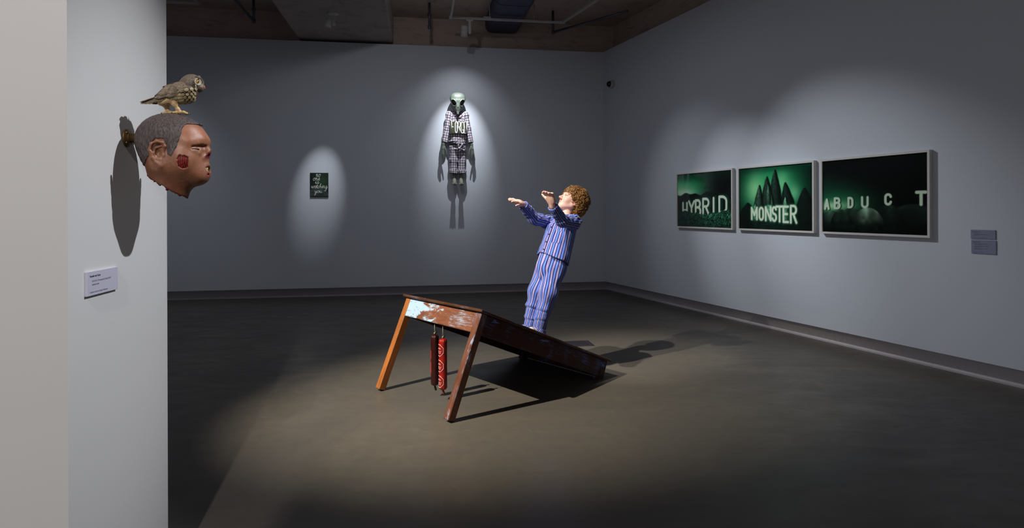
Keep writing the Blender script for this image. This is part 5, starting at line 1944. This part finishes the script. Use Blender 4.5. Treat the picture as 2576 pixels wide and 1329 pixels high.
mixin((np.hypot((V[:, 0] - .112) / .02, (V[:, 2] + .037) / .0085) < 1) * (np.abs(V[:, 1]) < 0.022) * (V[:, 0] < 0.118) * 0.9, (60, 14, 14))
mixin(g3((0.128, -0.012, -0.057), (0.0062, 0.0062, 0.0062)) * 2, (150, 18, 20))
nn = (V[:, 0] + 0.062) * -0.533 + (V[:, 2] + 0.058) * -0.846
mixin(np.clip((nn + 0.006) / 0.004, 0, 1) * 0.85, (70, 16, 16))
link('head_cast', mesh_np('head_cast', V, F, True, {'tint': tint}), M_resin, hd)

# --- close-cropped hair as a thin cap
HP = np.array([(.104, .113), (.094, .1105), (.078, .1095), (.071, .104), (.068, .094), (.066, .070), (.056, .030), (.042, -.003), (.027, .006), (.026, .036), (.016, .054), (-.008, .056), (-.026, .030), (-.030, .000), (-.046, -.020), (-.066, -.030), (-.13, -.034), (-.13, .2), (.14, .2), (.112, .121)], np.float32)


def poly_sdf(X, Z, P):
    d = np.full(X.shape, 1e9, np.float32); ins = np.zeros(X.shape, bool)
    for a, b in zip(P, np.roll(P, -1, 0)):
        e = b - a
        t_ = np.clip(((X - a[0]) * e[0] + (Z - a[1]) * e[1]) / (e @ e), 0, 1)
        d = np.minimum(d, np.hypot(X - a[0] - t_ * e[0], Z - a[1] - t_ * e[1]))
        c = ((a[1] > Z) != (b[1] > Z)) & (X < (b[0] - a[0]) * (Z - a[1]) / (b[1] - a[1] + 1e-12) + a[0])
        ins ^= c
    return np.where(ins, -d, d)


def crop_sdf(P):
    d = smin(skull_sdf(P), cone(P, (-0.006, 0, -0.005), (0.014, 0, -0.16), 0.066, 0.046), 0.03)
    p = poly_sdf(P[:, 0], P[:, 2], HP) + 0.0012 * vn(P, 180, 81)
    strand = 0.0010 * vn(P * np.array([1.0, 1.0, 0.35], np.float32), 330, 82)
    return smax(d - 0.0032 + strand, p, 0.004)


V, F = isosurf(crop_sdf, (-0.110, -0.092, -0.045), (0.125, 0.092, 0.158), 0.0019, slack=0.012)
t = NT('cropped_hair', 0.55, spec=0.3)
v = t.obj()
hn = t.noise(t.map(v, (1.0, 1.0, 0.3)), 240, 5, 0.65, 0.4)
t.color(t.mix(t.ramp(hn, [(0.36, G(0)), (0.62, G(1))]), srgb(50, 42, 42), srgb(92, 82, 78)))
t.bump(hn, 0.5, 0.002)
link('cropped_hair', mesh_np('cropped_hair', V, F, True), t.m, hd)
MB().tube([(0.098, -0.006, 0.1165), (0.1035, -0.003, 0.1135), (0.107, 0.002, 0.1095)], [0.0045, 0.0042, 0.0015], 8).build('hair_tuft', t.m, hd)

# --- eyes, teeth, flesh, pipe
for s in (-1, 1):
    e = MB().lathe([(0, -0.0162)] + [(0.0162 * math.sin(a), -0.0162 * math.cos(a)) for a in np.linspace(0.2, math.pi - 0.2, 12)] + [(0, 0.0162)], 24, frame((0.0885, s * 0.0410, 0.0248), (0, 0, 1), nrm((s * 0.45, -0.9, 0)), nrm((0.9, s * 0.45, 0)))).build('eyeball', M_eyew, hd)
    MB().lathe([(0, 0.0150), (0.0052, 0.0150), (0.0050, 0.0160), (0, 0.0166)], 18, frame((0.0885, s * 0.0410, 0.0248), (0, 0, 1), nrm((s * 0.45, -0.9, 0)), nrm((0.9, s * 0.45, 0)))).build('iris', M_iris, e)
for k, (y, top) in enumerate(((-0.0165, 1), (-0.0085, 1), (0.0, 1), (0.0085, 1), (0.0165, 1), (-0.013, 0), (-0.0045, 0), (0.004, 0), (0.012, 0))):
    x = 0.1192 - 20 * y * y
    if top: lo, hi = (-0.0036, -0.0040, -0.0115), (0.0036, 0.0040, 0.004)
    else: lo, hi = (-0.003, -0.0033, -0.004), (0.003, 0.0033, 0.0085)
    mx = Matrix.Translation((x, y, -0.0285 if top else -0.0485)) @ Matrix.Rotation(-math.atan(44 * y) * 0.8, 4, 'Z') @ Matrix.Rotation(random.uniform(-.12, .12), 4, 'X')
    MB().box(lo, hi, mx, 0.0016).build('tooth', M_tooth, hd)
def flesh(P):
    d = np.full(len(P), 1.0, np.float32)
    for c, r in FL: d = np.minimum(d, sph(P, c, r))
    return d + 0.0024 * vn(P, 260, 91)
rs = random.Random(11); FL = []
for k in range(46):
    a = 2 * math.pi * k / 46 + rs.uniform(-.05, .05)
    # walk out in the cut plane until the skin is reached
    u_ = V3(0.846, 0, -0.533) * math.cos(a) + V3(0, 1, 0) * math.sin(a)
    c0 = V3(-0.062, 0, -0.058) + V3(0.846, 0, -0.533) * 0.068
    r = 0.02
    while r < 0.12 and float(neck_sdf((c0 - V3(-0.533, 0, -0.846) * 0.004 + u_ * r)[None].astype(np.float32))[0][0]) < -0.002: r += 0.0015
    p = c0 + u_ * (r - 0.0035) + V3(-0.533, 0, -0.846) * rs.uniform(-0.003, 0.0015)
    FL.append((p, rs.uniform(0.0022, 0.0052)))
V, F = isosurf(flesh, (-0.10, -0.09, -0.16), (0.09, 0.09, -0.03), 0.0016, B=6, slack=0.004)
link('torn_flesh', mesh_np('torn_flesh', V, F, True), M_blood, hd)
PM = frame((-0.1317, 0, 0.0650), (0, 1, 0), (0, 0, 1), (1, 0, 0))        # along the pipe, out of the wall
MB().lathe([(0, 0), (0.0295, 0), (0.0300, 0.002), (0.0290, 0.0065), (0.020, 0.0085), (0.0185, 0.013), (0.0160, 0.016), (0, 0.016)], 36, PM).build('wall_flange', M_rust, hd)
MB().lathe([(0, 0.010), (0.0150, 0.010), (0.0150, 0.068), (0, 0.068)], 28, PM).build('pipe', M_rust, hd)
for k in range(4):
    a = math.pi / 4 + k * math.pi / 2
    MB().lathe([(0, 0.006), (0.0032, 0.006), (0.0032, 0.0085), (0.002, 0.010), (0, 0.010)], 12, PM @ Matrix.Translation((0.0235 * math.cos(a), 0.0235 * math.sin(a), 0))).build('bolt', M_bolt, hd)

# ------------------------------------------------------------------ the owl
OW = V3(0.020, 0, 0.149)                  # where it stands, in head axes
owl = thing('owl_figurine', 'small brown owl figurine with yellow eye perched on top of the severed head', 'owl', FH @ Matrix.Translation(OW) @ Matrix.Rotation(math.radians(20), 4, 'Z') @ Matrix.Scale(0.95, 4))
ol = lambda x, y, z: V3(x, y, z) - OW


def owl_paint(name, a, b, scale=90, rough=0.45):
    t = NT(name, rough, spec=0.35)
    v = t.obj()
    n = t.noise(t.map(v, (0.5, 1, 1)), scale, 6, 0.7)
    t.color(t.mix(t.ramp(n, [(0.38, G(0)), (0.62, G(1))]), srgb(*a), srgb(*b)))
    t.bump(n, 0.5, 0.0012)
    return t.m


M_obody = owl_paint('owl_dark', (52, 40, 34), (96, 80, 64), 260)
M_ohead = owl_paint('owl_head', (62, 50, 46), (142, 126, 106), 420)
M_obuff = owl_paint('owl_buff', (168, 134, 92), (206, 176, 128), 200)
M_ofeat = owl_paint('owl_scale', (112, 96, 72), (168, 150, 112), 330)
M_orim = owl_paint('owl_rim', (150, 134, 100), (184, 168, 128), 330)
M_owing = owl_paint('owl_wing', (78, 64, 52), (136, 118, 92), 330)
M_oyel = plain('owl_yellow', (226, 168, 24), 0.12, 0, 0.6)
M_obeak = plain('owl_orange', (214, 106, 44), 0.25)
M_oclaw = plain('owl_claw', (18, 16, 16), 0.12, 0, 0.6)
M_ocream = owl_paint('owl_disc', (150, 138, 118), (206, 196, 174), 420)

oth = math.radians(24)
OX = V3(math.cos(oth), 0, math.sin(oth)); OZ = V3(-math.sin(oth), 0, math.cos(oth)); OYv = V3(0, 1, 0)
OR = np.stack([OX, OYv, OZ], 1)
OC = ol(0.034, 0, 0.226)


def owl_body(P):
    d = ell(P, OC, (0.060, 0.0355, 0.0375), OR)
    d = smin(d, sph(P, ol(0.058, 0, 0.228), 0.034), 0.02)
    d = smin(d, cone(P, ol(-0.005, 0, 0.214), ol(-0.036, 0, 0.206), 0.023, 0.007), 0.02)
    return d


def owl_head(P):
    q = P - ol(0.0745, 0, 0.2645).astype(np.float32)
    d = ell(q, (0, 0, 0), (0.0345, 0.0335, 0.0318))
    d = smin(d, ell(q, (0.018, 0, -0.014), (0.020, 0.024, 0.018)), 0.012)
    for s in (-1, 1):
        d = smin(d, cone(q, (0.030, s * 0.006, 0.006), (0.020, s * 0.024, 0.018), 0.006, 0.007), 0.010)
        d = smax(d, -ell(q, (0.031, s * 0.024, 0.000), (0.010, 0.010, 0.011)), 0.008)
    d = smin(d, cone(P, ol(0.060, 0, 0.250), ol(0.050, 0, 0.238), 0.030, 0.032), 0.012)
    return d


V, F = isosurf(owl_body, OC - V3(0.10, 0.05, 0.06), OC + V3(0.08, 0.05, 0.06), 0.0016, B=8, slack=0.004)
link('body', mesh_np('body', V, F, True), M_obody, owl)
hc2 = ol(0.0745, 0, 0.2645)
V, F = isosurf(owl_head, hc2 - 0.055, hc2 + 0.05, 0.0015, B=8, slack=0.004)
link('head', mesh_np('head', V, F, True), M_ohead, owl)


def legs_sdf(P):
    d = ell(P, ol(0.004, 0, 0.197), (0.040, 0.026, 0.017), OR)
    for s, dx in ((-1, 0.0), (1, -0.030)):
        d = smin(d, chain(P, [ol(0.012 + dx, s * 0.012, 0.196), ol(0.021 + dx, s * 0.0145, 0.181), ol(0.030 + dx * 1.1, s * 0.0145, 0.163), ol(0.036 + dx * 1.1, s * 0.0145, 0.155)], [0.0125, 0.0092, 0.0060, 0.0058], 0.006), 0.008)
        bx = 0.036 + dx * 1.1
        for ty, tx in ((-0.010, 0.022), (0.0, 0.026), (0.010, 0.021)):
            d = smin(d, chain(P, [ol(bx, s * 0.0145, 0.154), ol(bx + tx * .5, s * 0.0145 + ty * .6, 0.1545), ol(bx + tx, s * 0.0145 + ty, 0.1505)], [0.0055, 0.0044, 0.0040], 0.004), 0.003)
        d = smin(d, chain(P, [ol(bx, s * 0.0145, 0.154), ol(bx - 0.012, s * 0.0145, 0.1535), ol(bx - 0.021, s * 0.0155, 0.1515)], [0.0055, 0.0042, 0.0036], 0.004), 0.003)
    return d + 0.0006 * vn(P, 420, 95)


V, F = isosurf(legs_sdf, ol(-0.060, -0.04, 0.140), ol(0.080, 0.04, 0.222), 0.0014, B=8, slack=0.004)
link('legs', mesh_np('legs', V, F, True), M_obuff, owl)
for s, dx in ((-1, 0.0), (1, -0.030)):
    bx = 0.036 + dx * 1.1
    for ty, tx in ((-0.010, 0.022), (0.0, 0.026), (0.010, 0.021), (0.001, -0.021)):
        sg_ = 1 if tx > 0 else -1
        a = ol(bx + tx + sg_ * 0.001, s * 0.0145 + ty, 0.1515)
        MB().tube([a, a + V3(sg_ * 0.0035, 0, -0.0002), a + V3(sg_ * 0.0058, 0, -0.0035)], [0.0022, 0.0019, 0.0004], 8).build('claw', M_oclaw, owl)


def surf(fn, p, d, r0=0.06):
    """from far along d come back to the surface through p"""
    p = V3(*p); d = nrm(d); r = r0
    for _ in range(30):
        e = float(fn((p + d * r)[None].astype(np.float32))[0])
        r -= e * 0.9
        if abs(e) < 2e-4: break
    return p + d * r


def normal(fn, p, h=0.0008):
    P = np.array([p + V3(h, 0, 0), p - V3(h, 0, 0), p + V3(0, h, 0), p - V3(0, h, 0), p + V3(0, 0, h), p - V3(0, 0, h)], np.float32)
    e = fn(P)
    return nrm((e[0] - e[1], e[2] - e[3], e[4] - e[5]))


def leaf(name, p, dr, n, L, W, m, lift=0.10, dome=0.18, tip=0.55, k=6, th=0.0008):
    """a feather blade: rounded tip, domed, root sunk under the one before"""
    dr = nrm(dr - n * (dr @ n)); sd = np.cross(n, dr)
    top = []; 
    for i in range(k + 1):
        t_ = i / k
        w = W * 0.5 * (min(1, 0.55 + 1.1 * t_) if t_ < tip else math.sqrt(max(0.0, 1 - ((t_ - tip) / (1 - tip)) ** 2)))
        w = max(w, W * 0.03)
        z = lift * L * t_ ** 1.3
        for j in (-1, 0, 1):
            top.append(p + dr * (L * t_) + sd * (w * j) + n * (z + (dome * w if j == 0 else 0.0) - 0.0004))
    nv = len(top)
    V = np.array(top + [q - n * th for q in top])
    F = []
    for i in range(k):
        for j in (0, 1):
            a = i * 3 + j
            F.append((a, a + 1, a + 4, a + 3)[::-1]); F.append((a + nv, a + 1 + nv, a + 4 + nv, a + 3 + nv))
    rim = [i * 3 for i in range(k + 1)] + [k * 3 + 1] + [i * 3 + 2 for i in range(k, -1, -1)] + [1]
    for a, b in zip(rim, rim[1:] + rim[:1]): F.append((a, b, b + nv, a + nv))
    return link(name, mesh_np(name, V, np.array(F), False), m, owl)


rs = random.Random(21)
# breast: rows of rounded scales on both sides, hind rows first
for s in (-1, 1):
    for row in range(6):
        el_ = math.radians(2 - 16.5 * row)
        nc = 9
        for k in range(nc):
            f = (k + (0.5 if row % 2 else 0.0)) / nc
            xx = 0.008 + 0.066 * f
            zc = 0.2185 + 0.016 * f
            d = V3(0.75 * max(0, f - 0.62) * 2.4, s * math.cos(el_), math.sin(el_))
            p = surf(owl_body, ol(xx, 0, zc), d)
            n = normal(owl_body, p)
            leaf('breast_feather', p + n * 0.0006, V3(-0.62, 0, -0.55 - 0.1 * row) + V3(0, -s * 0.25, 0), n, rs.uniform(0.0112, 0.0128), rs.uniform(0.0105, 0.0118), M_orim if rs.random() < .3 else M_ofeat, 0.10, 0.22, 0.35)
# wings: folded blades, lowest and longest first
for s in (-1, 1):
    lay = []
    for k in range(5): lay.append((0.026 - 0.001 * k, 0.2165 + 0.0078 * k, 0.084 - 0.0115 * k, 0.0135, 0.0010))
    for k in range(4): lay.append((0.048 - 0.002 * k, 0.2270 + 0.0075 * k, 0.060 - 0.0085 * k, 0.0140, 0.0026))
    for k in range(4): lay.append((0.064 - 0.005 * k, 0.2370 + 0.0065 * k, 0.036, 0.0140, 0.0040))
    for x, z, L, W, out in lay:
        p = surf(owl_body, ol(x - 0.3 * L, 0, z - 0.16 * L - 0.006), V3(0, s, 0.12))
        n = nrm(normal(owl_body, p) * 0.6 + V3(0, s, 0.15))
        root = V3(x - OW[0], p[1] * 0.93, z - OW[2])
        leaf('wing_feather', root + n * (out + 0.001), V3(-0.90, -s * 0.10, -0.40), n, L, W, M_owing, 0.02, 0.16, 0.70, 7, 0.0011)
    for k in range(4):
        p = surf(owl_body, ol(0.046 + 0.010 * k, 0, 0.229 + 0.004 * k), V3(0.18 * k, s, 0.05))
        n = normal(owl_body, p)
        leaf('shoulder_feather', p + n * 0.0035, V3(-0.8, 0, -0.42), n, 0.0165, 0.0125, M_ofeat, 0.10, 0.2, 0.45)
    # ruff under the face
    for k in range(5):
        a = math.radians(20 + 26 * k)
        p = ol(0.088 + 0.006 * math.sin(a * .8) - 0.004 * k * .3, s * (0.010 + 0.0045 * k), 0.238 + 0.0042 * k - 0.001)
        leaf('ruff_feather', p, V3(-0.5, s * 0.35, -0.5), nrm((0.7, s * 0.5, -0.2)), 0.010, 0.010, M_ocream, 0.10, 0.2, 0.4)
for k, y in enumerate((-0.011, 0.011, -0.006, 0.006, 0.0)):
    leaf('tail_feather', ol(-0.036, y * 0.6, 0.2045 + 0.0006 * k), V3(-0.90, y * 9, -0.47 + 0.05 * (k == 4)), nrm((-0.42, y * 8, 0.9)), 0.056 - 0.35 * abs(y), 0.0125, M_owing, 0.0, 0.12, 0.8, 7, 0.0012)
for k in range(3):
    leaf('tail_feather', ol(-0.034 + 0.003 * k, -0.008 - 0.001 * k, 0.2050 - 0.003 * k), V3(-0.84, 0.05, -0.54 - 0.05 * k), nrm((-0.25, -0.80, 0.45)), 0.058 - 0.009 * k, 0.0110, M_owing, 0.0, 0.12, 0.8, 7, 0.0012)
for k in range(2):
    leaf('back_feather', ol(0.030 - 0.016 * k, 0, 0.2635 - 0.008 * k), V3(-0.9, 0, -0.42), nrm((-0.40, 0, 0.92)), 0.036, 0.026, M_owing, 0.02, 0.2, 0.6, 7, 0.001)
for s in (-1, 1):
    ed = nrm((0.52, s * 0.86, 0.02))
    ec = ol(0.0745, 0, 0.2655) + ed * 0.0318 + V3(0.001, 0, -0.0005)
    A = nrm(np.cross(UP, ed)); B_ = np.cross(ed, A)
    Me = frame(ec, A, B_, ed)
    MB().lathe([(0.0118, -0.003), (0.0132, -0.001), (0.0130, 0.0022), (0.0110, 0.0030), (0.0085, 0.0012), (0.0060, -0.0006), (0.0, -0.0008)], 28, Me).build('facial_disc', M_ocream, owl)
    e = MB().lathe([(0, 0.0042)] + [(0.0056 * math.sin(a), -0.001 + 0.0052 * math.cos(a)) for a in np.linspace(0.25, 1.7, 8)], 22, Me).build('eye', M_oyel, owl)
    MB().lathe([(0, 0.0047), (0.0026, 0.0042), (0.0024, 0.0034), (0, 0.0034)][::-1], 16, Me).build('pupil', M_oclaw, e)
MB().tube([ol(0.1040, 0, 0.2600), ol(0.1110, 0, 0.2555), ol(0.1135, 0, 0.2495), ol(0.1115, 0, 0.2445)], [0.0052, 0.0050, 0.0036, 0.0006], 12).build('beak', M_obeak, owl)
